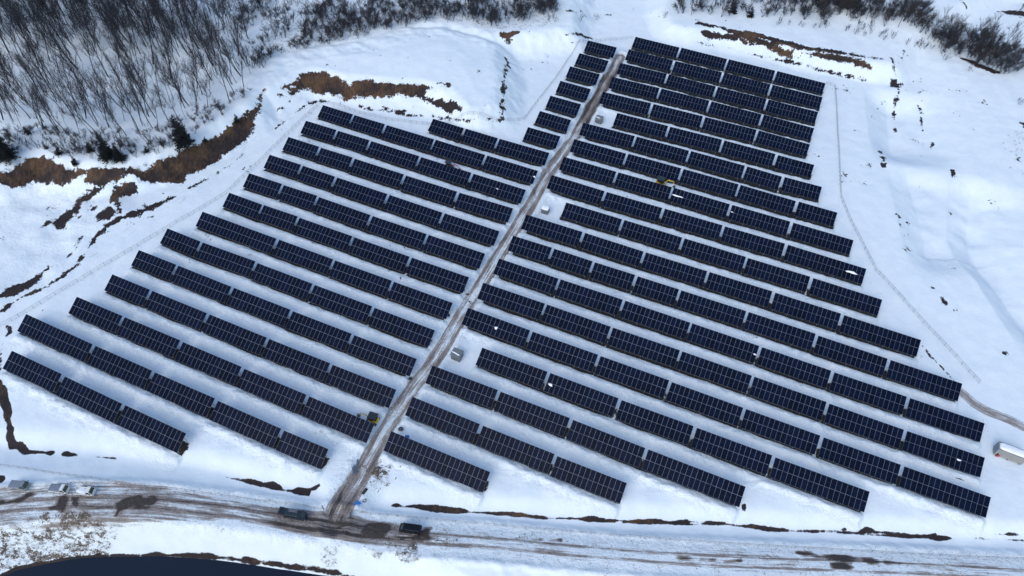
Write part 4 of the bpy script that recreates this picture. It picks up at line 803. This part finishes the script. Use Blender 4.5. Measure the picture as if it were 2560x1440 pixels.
# ------------------------------------------------------------------ loose things near the gateway
p=G(876,1170)
for k,(px,py,rz,ln,lb) in enumerate(((882,1172,R(113),2.7,'left one of three long galvanised beams lying on snow'),(887,1171,R(113),2.7,'middle one of three long galvanised beams, against the left one'),(894,1160,R(100),2.2,'short galvanised beam lying apart, nearest the track'))):
    q=G(px,py); mb=MB(); mb.box(-ln/2,ln/2,-.16,.16,.05,.08); mb.box(-ln/2,ln/2,-.16,-.13,.08,.26); mb.box(-ln/2,ln/2,.13,.16,.08,.26); o=mb.obj('steel_beam',simple('zinc',(.22,.28,.34),.4,.5)); o.location=q+Vector((0,0,.03)); o.rotation_euler=(0,0,rz); tagit(o,lb,'steel beam','galvanised beams left of the gateway')
BLUE=simple('blue_sheet',(.02,.16,.5),.5,0,.15,2,.4)
def sheet(px,py,w_,h_,rz,label,seed):
    rr=random.Random(seed); n=10; v=[];f=[]
    for j in range(n+1):
        for i in range(n+1):
            x=(i/n-.5)*w_;y=(j/n-.5)*h_; v.append((x+rr.uniform(-.03,.03),y+rr.uniform(-.03,.03),.12+.07*math.sin(i*1.3+seed)+.06*math.cos(j*1.7)))
    for j in range(n):
        for i in range(n): a=j*(n+1)+i; f.append((a,a+1,a+n+2,a+n+1))
    me=D.meshes.new('tarpaulin'); me.from_pydata(v,[],f); me.materials.append(BLUE); o=link('tarpaulin',me); o.location=G(px,py); o.rotation_euler=(0,0,rz); tagit(o,label,'tarpaulin')
    md=o.modifiers.new('thickness','SOLIDIFY'); md.thickness=.02
sheet(894,1260,1.15,1.25,R(-35),'bright blue square tarpaulin beside the track near the gateway',1); sheet(1018,1092,1.0,.8,R(10),'crumpled blue sheet half behind the top edge of the lowest right table',5)
mb=MB(); mb.box(-.75,.75,-.32,.32,.05,.3); o=mb.obj('black_crate',DK,None,.04); o.location=G(912,1229); o.rotation_euler=(0,0,R(60)); tagit(o,'long black crate lying on snow at the right edge of the track','crate')
def coil(px,py,r,label,col,turns=4):
    mb=MB(); rr=random.Random(int(px))
    for k in range(turns):
        ox,oy=rr.uniform(-.12,.12),rr.uniform(-.12,.12); q=r*(1-.1*k); prev=None
        for i in range(15):
            a=2*math.pi*i/14; c=Vector((ox+q*math.cos(a),oy+q*math.sin(a)*.85,.1+.07*k+.04*math.sin(a*2+k)))
            if prev is not None: mb.bar(prev,c,.045,n=5)
            prev=c
    o=mb.obj('cable_coil',simple('cable_black',col,.6)); o.location=G(px,py); tagit(o,label,'cable coil')
coil(1002,1073,.6,'black cable coil on snow right of the track, above the blue sheet',(.015,.015,.02),6); coil(911,1252,.42,'dark cable coil on snow just above the blue tarpaulin',(.04,.035,.035),2)
coil(976,1022,.45,'thin cable loop hanging at the track end of a table above the yellow digger',(.03,.03,.04),2); coil(1168,737,.35,'small dark cable coil at the track edge below a left table end',(.02,.02,.025),4)
def bx(name,px,py,a,b,c,rz,col,label,cat):
    mb=MB(); mb.box(-a/2,a/2,-b/2,b/2,0,c); mb.box(-a/2-.03,a/2+.03,-b/2-.03,b/2+.03,c,c+.05); o=mb.obj(name,simple(name,col,.6),None,.02); o.location=G(px,py); o.rotation_euler=(0,0,rz); tagit(o,label,cat)
bx('tool_box',1026,948,.8,.5,.5,R(20),(.02,.03,.045),'dark tool box beside the track at a left table end','tool box'); bx('tool_box',1122,790,.5,.4,.4,R(40),(.02,.025,.03),'small black box by a left table end halfway up the track','tool box')
mb=MB(); 
for k in range(5): mb.bar((-1.1,.09*k,.06+.03*(k%2)),(1.1,.09*k+.05,.07),.05,n=6)
o=mb.obj('pipe_bundle',simple('dark_pipe',(.05,.05,.055),.6)); o.location=G(2397,1198); o.rotation_euler=(0,0,R(-20)); tagit(o,'dark bundle of pipes lying on snow between the lower right rows','pipes')
mb=MB()
for s in (-1,1):
    for k in range(2): mb.bar((s*.02,-.5+k,0),(s*.6*0+s*.5,-.5+k,0),.03)
mb=MB(); ap=Vector((0,0,2.6))
for a in (30,150,270): mb.bar((1.3*math.cos(R(a)),1.3*math.sin(R(a)),0),ap,.07)
mb.bar((1.1*math.cos(R(30)),1.1*math.sin(R(30)),.5),(1.1*math.cos(R(150)),1.1*math.sin(R(150)),.5),.05)
o=mb.obj('timber_tripod',simple('weathered_wood',(.12,.10,.09),.8)); o.location=G(1119,52); tagit(o,'grey timber tripod standing on the mound below the far thicket','tripod')
# ------------------------------------------------------------------ person
def person(px,py,rz,label):
    p=G(px,py); V=[];E_=[];Rr=[]
    def j(x,y,z,r,par=None):
        V.append((x,y,z));Rr.append(r)
        if par is not None: E_.append((par,len(V)-1))
        return len(V)-1
    pel=j(0,0,.96,.155); wa=j(0,-.01,1.12,.14,pel); ch=j(0,0,1.32,.165,wa); ne=j(0,0,1.5,.06,ch); h0=j(0,.01,1.58,.085,ne); h1=j(0,.015,1.68,.098,h0); j(0,.01,1.75,.07,h1); j(0,.11,1.63,.02,h0)
    for s in (-1,1):
        hp=j(s*.1,0,.9,.11,pel); kn=j(s*.12,.03+s*.04,.5,.072,hp); an=j(s*.13,s*.05,.1,.052,kn); j(s*.14,.14+s*.05,.05,.045,an)
        sh=j(s*.2,0,1.42,.075,ch); el=j(s*.27,.02,1.15,.052,sh); wr=j(s*.26,.14,.93,.034,el); pm=j(s*.26,.17,.87,.032,wr)
        for k,(dx,ln) in enumerate(((-.028,.05),(-.01,.062),(.01,.064),(.028,.055))):
            f1=j(s*.26+dx,.185,.835,.010,pm); j(s*.26+dx,.19,.835-ln*.7,.009,f1)
        th=j(s*.26-s*.035,.2,.88,.011,pm); j(s*.26-s*.045,.225,.86,.009,th)
    t=empty('person',p,rz,label,'person'); me=D.meshes.new('body'); me.from_pydata(V,E_,[])
    cl=simple('dark_clothes',(.012,.015,.022),.8,0,.3,6); me.materials.append(cl)
    o=link('body',me,t); md=o.modifiers.new('skin','SKIN'); 
    for i,v in enumerate(me.skin_vertices[0].data): v.radius=(Rr[i],Rr[i]*(.72 if i in (0,1,2) else 1)); v.use_root=(i==0)
    md.use_smooth_shade=True; sb=o.modifiers.new('smooth','SUBSURF'); sb.levels=1; sb.render_levels=1
    mb=MB(); mb.bar((0,.02,1.70),(0,.015,1.80),.112,.085,10); mb.box(-.07,.07,.08,.19,1.70,1.715); mb.obj('cap',DK,t,.01)
    mb=MB(); mb.box(-.055,.055,.085,.108,1.58,1.69); mb.box(-.012,.012,.1,.13,1.61,1.645); mb.obj('face',simple('skin_tone',(.45,.28,.2),.6),t,.01)
    t.scale=(1.02,)*3
person(868,1336,R(25),'person in dark clothes and cap standing on the muddy road junction')
# ------------------------------------------------------------------ timber and rubble beside the gateway
mb=MB(); rr=random.Random(5)
for k in range(46):
    a=rr.uniform(0,6.28);x,y=rr.gauss(0,1.5),rr.gauss(0,1.9); l=rr.uniform(.2,.8); mb.bar((x,y,rr.uniform(0,.25)),(x+l*math.cos(a),y+l*math.sin(a),rr.uniform(0,.35)),rr.uniform(.03,.1),n=5)
o=mb.obj('brushwood_debris',simple('debris_brown',(.14,.115,.1),.9,0,.5,3)); o.location=G(950,1185); tagit(o,'scattered broken sticks and clods on snow right of the track','debris',kind='stuff')
# ------------------------------------------------------------------ vegetation
BARK=simple('dark_bark',(.020,.022,.030),.9,0,.25,2); TWIG=simple('twigs',(.036,.038,.048),.9,0,.25,1); BROWNTW=simple('brown_twigs',(.045,.040,.040),.9,0,.3,1)  # bluish haze of distance is mixed into the bark and twig colours
NEEDLE=simple('conifer_needles',(.008,.014,.016),.85,0,.4,1.2)
def tree_proto(seed,h,spread,stems=1,lean=.06,mat2=TWIG,density=1.0,tw=.021):
    rr=random.Random(seed); tk=MB(); cr=MB()
    def grow(p,d,L,r,lev):
        segs=4 if lev==0 else 3 if lev<3 else 2; q=Vector(p); dd=Vector(d).normalized(); pts=[(q.copy(),r)]
        for k in range(segs):
            dd=(dd+Vector((rr.gauss(0,.10),rr.gauss(0,.10),rr.gauss(.05,.05)))*(1+lev*.35)).normalized(); q2=q+dd*L/segs; r2=r*(1-.42*(k+1)/segs) if lev else r*(1-.55*(k+1)/segs)
            (tk if lev<2 else cr).bar(q,q2,pts[-1][1],r2,n=5 if lev==0 else (4 if lev==1 else 3),cap=False); q=q2; pts.append((q.copy(),r2,dd.copy()))
        if lev>=4: return
        nb=[int(9*density),int(5*density),4,4][lev]; lo=[.38,.2,.15,.1][lev]
        for b in range(nb):
            f=lo+(1-lo)*(b+rr.random())/nb; k=min(segs-1,int(f*segs)); a_=pts[k];b_=pts[k+1]; u=f*segs-k; pos=a_[0].lerp(b_[0],u); rad=a_[1]*(1-u)+b_[1]*u
            ang=rr.uniform(0,6.283); tilt=rr.uniform(.45,.95)*spread*(1.0 if lev else (1.25-.6*f)); dv=b_[2]; ax=dv.orthogonal().normalized(); ax.rotate(Matrix.Rotation(ang,3,dv)); nd=dv.copy(); nd.rotate(Matrix.Rotation(tilt,3,ax))
            nd=(nd+Vector((0,0,.25))).normalized(); grow(pos,nd,L*rr.uniform(.34,.55)*(1.15-.45*f if lev==0 else 1),max(tw*(.75 if lev>=2 else 1),rad*rr.uniform(.4,.62)),lev+1)
    for s in range(stems):
        a=rr.uniform(0,6.28); ln=lean*(1 if stems==1 else 3.2); grow((.15*math.cos(a)*(stems>1),.15*math.sin(a)*(stems>1),-.6),(ln*math.cos(a)*rr.uniform(.5,1.5),ln*math.sin(a)*rr.uniform(.5,1.5),1),h*rr.uniform(.85,1.05),h*.0105+.02,0)
    return tk.mesh('trunk',BARK),cr.mesh('branches',mat2)
def place(kind,meshes,px,py,s,label,cat,group,names=('trunk','branches'),lean=None,xy=None):
    if xy: loc=Vector((xy[0],xy[1],gz(*xy)))
    else: loc=G(px,py)
    t=empty(kind,loc,rnd.uniform(0,6.28),label,cat,group); t.scale=(s,s,s*rnd.uniform(.92,1.1))
    if lean: t.rotation_euler=(lean[0],lean[1],t.rotation_euler[2])
    for nm,me in zip(names,meshes): link(nm,me,t)
    return t
TP=[tree_proto(i,14,.62,1,.05) for i in range(5)]+[tree_proto(11,14,.55,2,.06)]
TPF=[tree_proto(20+i,10,.85,1,.08,density=1.15) for i in range(3)]+[tree_proto(31,7,.75,4,.1,BROWNTW,density=.9)]
SH=[tree_proto(40+i,3.6,.8,4,.12,TWIG,density=.55,tw=.022) for i in range(4)]
# forest on the upper left slope
GRP='bare trees of the forest on the upper left slope'
def inpoly(P_,x,y): 
    return sdf(P_,np.array([x]),np.array([y]))[0]>0
cnt=0
FA=[(-60,40),(250,0),(470,0),(560,130),(625,120),(635,190),(600,250),(540,270),(470,300),(400,330),(330,345),(200,350),(60,330),(-60,300)]
def pip(poly_,x,y):
    c=False
    for i in range(len(poly_)):
        (ax,ay),(bx_,by_)=poly_[i],poly_[(i+1)%len(poly_)]
        if (ay>y)!=(by_>y) and x<(bx_-ax)*(y-ay)/(by_-ay)+ax: c=not c
    return c
KEY=[(57,250),(45,280),(110,305),(113,240),(165,330),(240,333),(247,317),(185,293),(267,275),(290,302),(347,328),(373,293),(390,295),(425,200),(443,165),(475,265),(463,270),(505,237),(530,200),(545,187),(573,253),(605,190),(587,235),(155,195),(125,200),(345,160),(325,200),(60,145),(30,150),(100,165)]
for a,b in KEY:
    place('bare_tree',TP[rnd.randrange(6)],a,b,rnd.uniform(.8,1.08),'tall bare tree at the open lower edge of the upper left forest','bare tree',GRP,lean=(rnd.uniform(-.05,.05),rnd.uniform(-.12,0))); cnt+=1
rows_=[]
tries=0
pts=[]
while len(pts)<165 and tries<9000:
    tries+=1; a=rnd.uniform(-60,640); b=rnd.uniform(0,340)
    if not pip(FA,a,b): continue
    if rnd.random()>(1.0 if b<150 else .30): continue
    g=G(a,b)
    if any((g-q).length<3.0 for q in pts): continue
    pts.append(g)
for g in pts:
    deep=g.y>215
    place('bare_tree',TP[rnd.randrange(6)],0,0,rnd.uniform(.75,1.12),'tall bare tree deep inside the dense upper left forest' if deep else 'slender bare tree on the open snow of the upper left forest','bare tree','bare trees deep in the upper left forest' if deep else 'slender bare trees on the snow of the forest',lean=(rnd.uniform(-.05,.05),rnd.uniform(-.1,.02)),xy=(g.x,g.y)); cnt+=1
# the dense back of the wood, one uncountable mass of stems
def mass(name,protos,spots,label,cat):
    vs=[];fs=[];off=0
    for (x,y,s_,k) in spots:
        for me in protos[k]:
            n=len(me.vertices); co=np.empty(n*3,np.float32); me.vertices.foreach_get('co',co); co=co.reshape(-1,3)
            a=rnd.uniform(0,6.28); c_,q=math.cos(a),math.sin(a)
            w_=np.stack([(co[:,0]*c_-co[:,1]*q)*s_+x,(co[:,0]*q+co[:,1]*c_)*s_+y,co[:,2]*s_+gz(x,y)],-1); vs.append(w_)
            m=len(me.polygons); li=np.empty(m*4,np.int32); me.polygons.foreach_get('vertices',li); fs.append(li.reshape(-1,4)+off); off+=n
    V_=np.concatenate(vs);F_=np.concatenate(fs); me=D.meshes.new(name); me.vertices.add(len(V_)); me.vertices.foreach_set('co',V_.astype(np.float32).ravel())
    me.loops.add(len(F_)*4); me.loops.foreach_set('vertex_index',F_.ravel()); me.polygons.add(len(F_)); me.polygons.foreach_set('loop_start',np.arange(0,len(F_)*4,4,dtype=np.int32)); me.update(calc_edges=True); me.materials.append(TWIG)
    o=link(name,me); tagit(o,label,cat,kind='stuff')
def light(seed,h,spread,stems,tw):   # open ended four sided tubes only, for the masses
    global MBAR
    rr=random.Random(seed); m=MB()
    def grow(q,dd,L,r,lev):
        q=Vector(q)
        for k in range(2):
            dd=(dd+Vector((rr.gauss(0,.12),rr.gauss(0,.12),.05))).normalized(); q2=q+dd*L/2; m.bar(q,q2,r*(1-.25*k),r*(1-.25*(k+1)),n=4,cap=False)
            if lev<3:
                for b in range([4,4,3][lev]):
                    ax=dd.orthogonal(); ax.rotate(Matrix.Rotation(rr.uniform(0,6.28),3,dd)); nd=dd.copy(); nd.rotate(Matrix.Rotation(rr.uniform(.4,.9)*spread,3,ax))
                    if lev==0 and k==0: continue
                    grow(q.lerp(q2,rr.random()),nd,L*rr.uniform(.35,.55),max(tw,r*.45),lev+1)
            q=q2
    for s_ in range(stems):
        a=rr.uniform(0,6.28); l=.3 if stems>1 else .05; grow((0,0,-.4),Vector((l*math.cos(a),l*math.sin(a),1)).normalized(),h*rr.uniform(.8,1.05),h*.009+.012,0)
    me=m.mesh('x',TWIG); return (me,)
LT=[light(60+i,14,.8,1,.03) for i in range(4)]; LF=[light(80+i,13,.7,1,.018) for i in range(4)]; LS=[light(70+i,3.2,.9,4,.013) for i in range(4)]
spots=[]
for k in range(330):
    a=rnd.uniform(-150,620);b=rnd.uniform(-60,130)
    if a>330 and b<(a-330)*.1: continue
    if b>150-(a>450)*40: continue
    x,y=G(a,b)[:2]; spots.append((x,y,rnd.uniform(.75,1.15),rnd.randrange(4)))
fine=[]
while len(fine)<190:
    a=rnd.uniform(-60,640);b=rnd.uniform(60,345)
    if not pip(FA,a,b): continue
    g=G(a,b); fine.append((g.x,g.y,rnd.uniform(.35,.85),rnd.randrange(4)))
mass('saplings',LF,fine,'thin bare saplings filling in between the taller trees of the forest','saplings')
mass('distant_wood',LT,spots,'dense dark mass of bare trees at the back of the upper left forest','wood')
# thicket along the top, middle
def scatter(poly_,n,mind,protos,smin,smax,kind,label,cat,group,dens=None):
    q=[];tr=0
    while len(q)<n and tr<n*60:
        tr+=1; a=rnd.uniform(min(p[0] for p in poly_),max(p[0] for p in poly_)); b=rnd.uniform(min(p[1] for p in poly_),max(p[1] for p in poly_))
        if not pip(poly_,a,b) or (dens and rnd.random()>dens(a,b)): continue
        g=G(a,b)
        if any((g-h).length<mind for h in q): continue
        q.append(g); place(kind,protos[rnd.randrange(len(protos))],0,0,rnd.uniform(smin,smax),label,cat,group,names=('trunk','branches') if cat=='bare tree' else ('stem','twigs'),xy=(g.x,g.y))
scatter([(600,-20),(1370,-30),(1350,40),(1235,72),(1140,50),(1060,58),(990,72),(880,105),(780,118),(690,140),(640,190),(590,100)],190,1.4,SH,.6,1.25,'bare_shrub','leafless grey shrub in the snowy thicket along the top','shrub','leafless shrubs of the thicket along the top edge',dens=lambda a,b:.95 if (a<800 or b>30) else .7)
scatter([(560,0),(1360,-40),(1350,20),(1240,45),(1000,40),(800,60),(650,110)],30,3,TPF,.32,.62,'bare_tree','low bare tree rising out of the snowy thicket along the top','bare tree','low bare trees in the thicket along the top edge')
spots=[]
TOPP=[(560,-40),(1390,-60),(1385,45),(1235,68),(1140,48),(1060,58),(990,68),(880,100),(780,118),(690,140),(640,185),(610,110)]
while len(spots)<640:
    a=rnd.uniform(560,1390);b=rnd.uniform(-60,185)
    if not pip(TOPP,a,b) or (a<760 and rnd.random()<.6): continue
    if fbm(np.array([a]),np.array([b]),60,2,9)[0]<-.25: continue
    x,y=G(a,b)[:2]; spots.append((x,y,rnd.uniform(.4,1.25)*(1.25 if a>1000 else 1),rnd.randrange(4)))
mass('undergrowth',LS,spots,'tangled leafless undergrowth filling the snowy thicket along the top','undergrowth')
spots=[]
CREST=[(0,330),(120,320),(330,340),(440,300),(560,262),(640,215),(660,240),(600,275),(520,320),(470,345),(400,385),(300,400),(150,395),(60,375),(0,400)]
while len(spots)<120:
    a=rnd.uniform(0,660);b=rnd.uniform(200,400)
    if not pip(CREST,a,b): continue
    x,y=G(a,b)[:2]; spots.append((x,y,rnd.uniform(.35,1.0),rnd.randrange(4)))
mass('crest_brush',LS,spots,'leafless brush along the crest above the brown left bank','brush')
spots=[]
GROVE=[(1690,42),(1840,46),(1940,48),(2060,62),(2160,70),(2150,30),(2040,5),(1900,-15),(1700,-20)]
while len(spots)<110:
    a=rnd.uniform(1690,2160);b=rnd.uniform(-20,70)
    if not pip(GROVE,a,b): continue
    x,y=G(a,b)[:2]; spots.append((x,y,rnd.uniform(.6,1.5),rnd.randrange(4)))
mass('grove_brush',LS,spots,'leafless brush between the trees along the top edge right of centre','brush')
HEDG=[(1930,20),(2060,38),(2150,58),(2290,92),(2400,145),(2470,178),(2540,185),(2580,150),(2500,100),(2380,80),(2290,45),(2160,15),(2050,-10),(1920,-15)]
spots=[]
while len(spots)<230:
    a=rnd.uniform(1920,2580);b=rnd.uniform(-15,188)
    if not pip(HEDG,a,b): continue
    x,y=at(a,b,1); spots.append((x,y,rnd.uniform(.7,1.5),rnd.randrange(4)))
mass('hedge_undergrowth',LS,spots,'leafless brush between the trunks of the curved tree line, upper right','brush')
# hedge on the right
scatter([(1930,20),(2060,40),(2150,62),(2290,92),(2400,145),(2470,178),(2530,190),(2570,150),(2500,110),(2380,85),(2290,55),(2160,25),(2050,0),(1920,-10)],62,2.0,TPF,.6,.95,'bare_tree','bushy bare tree in the long curved line at the upper right','bare tree','bushy bare trees in the curved line at the upper right')
scatter([(1690,40),(1830,45),(1850,0),(1690,0)],16,2.4,TPF,.5,.8,'bare_tree','bare tree in the small grove on the top edge right of centre','bare tree','bare trees in the small grove at the top edge')
scatter([(2470,10),(2560,30),(2570,-20),(2440,-30)],8,2.4,TPF,.4,.6,'bare_tree','bare tree in the clump at the extreme upper right corner','bare tree','bare trees in the upper right corner clump')
scatter([(1930,45),(2060,60),(2170,70),(2300,110),(2440,170),(2440,185),(2290,125),(2150,90),(2000,75),(1930,60)],30,1.6,SH,.5,.9,'bare_shrub','leafless shrub at the foot of the curved tree line, upper right','shrub','shrubs at the foot of the curved tree line')
for a,b in ((1492,50),(1388,55),(1370,52),(1660,45),(1450,52),(2548,262)): place('bare_shrub',SH[a%4],a,b,.8,{1492:'lone grey shrub on the snow line above the muddy track',1388:'grey shrub at the right tip of the top thicket',1370:'grey shrub just left of the tip of the top thicket',1660:'tiny shrub on the snow line left of the top grove',1450:'tiny shrub between the thicket tip and the lone shrub',2548:'dark shrub cut by the right picture edge'}[a],'shrub',None,('stem','twigs'))
scatter([(20,330),(400,350),(470,330),(420,385),(330,400),(200,400),(110,380),(20,375)],60,1.8,SH,.45,.95,'bare_shrub','leafless shrub on the crest above the brown left slope','shrub','shrubs on the crest above the brown left slope')
# conifers
def conifer(seed,h,r):
    rr=random.Random(seed); tk=MB(); tk.bar((0,0,-.5),(0,0,h*.95),h*.018,.03,n=6); cr=MB(); lay=int(h*2.4)
    for k in range(lay):
        f=k/lay; z=h*(.08+.9*f); rad=r*(1-f)**.8*rr.uniform(.8,1.15); nb=int(11*(1-f)+5)
        for b in range(nb):
            a=rr.uniform(0,6.283); l=rad*rr.uniform(.65,1.15); dz=-l*rr.uniform(.05,.35); c,s_=math.cos(a),math.sin(a); e=Vector((c*l,s_*l,z+dz))
            m_=4
            for q in range(m_):
                u=(q+1)/m_; p=Vector((c*l*u,s_*l*u,z+dz*u)); wdt=l*.30*(1.1-u*.6)
                for sgn in (-1,1):
                    t_=Vector((-s_*sgn,c*sgn,0)); tip=p+t_*wdt+Vector((c,s_,0))*wdt*.7+Vector((0,0,rr.uniform(-.15,.12))); bk=p-Vector((c,s_,0))*l/m_*.9
                    cr.add([bk,p+Vector((0,0,.05)),tip,(bk+tip)/2+Vector((0,0,-.12))],[(0,1,2),(0,2,3)])
    return tk.mesh('trunk',BARK),cr.mesh('foliage',NEEDLE)
CF=[conifer(1,11,3.0),conifer(2,10,2.6),conifer(3,4,1.3)]
for a,b,k,s,lb in ((462,366,0,1.12,'tallest dark conifer standing alone above the brown bank'),(275,398,1,1.0,'dark conifer, left half of the twin pair above the brown bank'),(303,402,1,.72,'lower dark conifer, right half of the twin pair above the bank'),
 (22,400,0,1.1,'big dark conifer at the left picture edge'),(5,385,1,1.0,'dark conifer cut off by the left picture edge'),(70,335,2,.9,'small dark conifer among trees right of the edge conifers'),(150,385,2,1.0,'small dark conifer midway between the edge and twin conifers'),(117,372,2,.55,'tiny dark conifer left of the middle small one'),
 (228,380,2,1.0,'small dark conifer just left of the twin pair'),(190,412,2,.9,'small dark conifer on the bank below the twin pair'),(368,380,2,.7,'small dark conifer between the twin pair and the tallest one'),(1830,33,2,1.6,'dark conifer in the grove on the top edge'),(1875,42,2,1.3,'rounded dark evergreen right of the top grove conifer'),
 (2110,20,2,1.9,'dark evergreen on the top edge above the curved tree line'),(2140,25,2,1.7,'second dark evergreen on the top edge above the curved line'),(593,305,2,.9,'small dark evergreen where the brown bank bends'),(515,355,2,.6,'tiny dark evergreen on the brown bank right of tallest conifer')):
    place('conifer',CF[k],a,b,s,lb,'conifer','dark conifers',names=('trunk','foliage'))
# dead grass on the bank by the pond and on the soil faces: uncountable
def tufts(name,regions,label,mat,hmin,hmax,seed):
    rr=random.Random(seed); mb=MB()
    for poly_,n in regions:
        xs=[p[0] for p in poly_];ys=[p[1] for p in poly_];k=0;tr=0
        while k<n and tr<n*20:
            tr+=1; a=rr.uniform(min(xs),max(xs));b=rr.uniform(min(ys),max(ys))
            if not pip(poly_,a,b): continue
            g=G(a,b); k+=1
            for q in range(rr.randint(4,8)):
                t_=rr.uniform(0,6.28);h=rr.uniform(hmin,hmax); mb.bar(g+Vector((rr.gauss(0,.15),rr.gauss(0,.15),-.05)),g+Vector((rr.gauss(0,.3)+.3*math.cos(t_)*h,rr.gauss(0,.3)+.3*math.sin(t_)*h,h)),.02,.006,n=3,cap=False)
    tagit(mb.obj(name,mat),label,'dead grass',kind='stuff')
DG=simple('dead_grass',(.11,.09,.07),.9,0,.35,1)
tufts('dead_grass',[([(-40,1345),(80,1330),(160,1310),(270,1300),(300,1330),(260,1400),(200,1385),(100,1400),(0,1430),(-40,1440)],330),([(800,1370),(845,1375),(840,1420),(805,1400)],35),([(985,1372),(1040,1365),(1050,1400),(1000,1410)],60),([(935,1380),(955,1380),(950,1396),(935,1394)],15),([(2500,330),(2560,330),(2560,470),(2530,470)],20)],'clumps of dead brown grass poking through snow on the pond bank',DG,.25,.7,3)
DG2=simple('slope_grass',(.085,.062,.042),.9,0,.5,1)
tufts('dry_slope_grass',[([(0,430),(57,400),(147,413),(205,435),(110,450),(57,455),(13,455)],160),([(300,430),(393,405),(467,375),(567,330),(640,262),(650,280),(617,350),(520,405),(453,455),(383,455)],330),([(740,200),(783,180),(847,192),(873,215),(973,208),(1070,215),(1060,238),(973,238),(860,250),(790,230)],260),([(1840,88),(1940,115),(1985,140),(1940,125),(1880,105)],50),([(2010,133),(2090,138),(2170,160),(2100,150)],50)],'matted tan grass growing over the brown soil slopes',DG2,.3,.8,4)
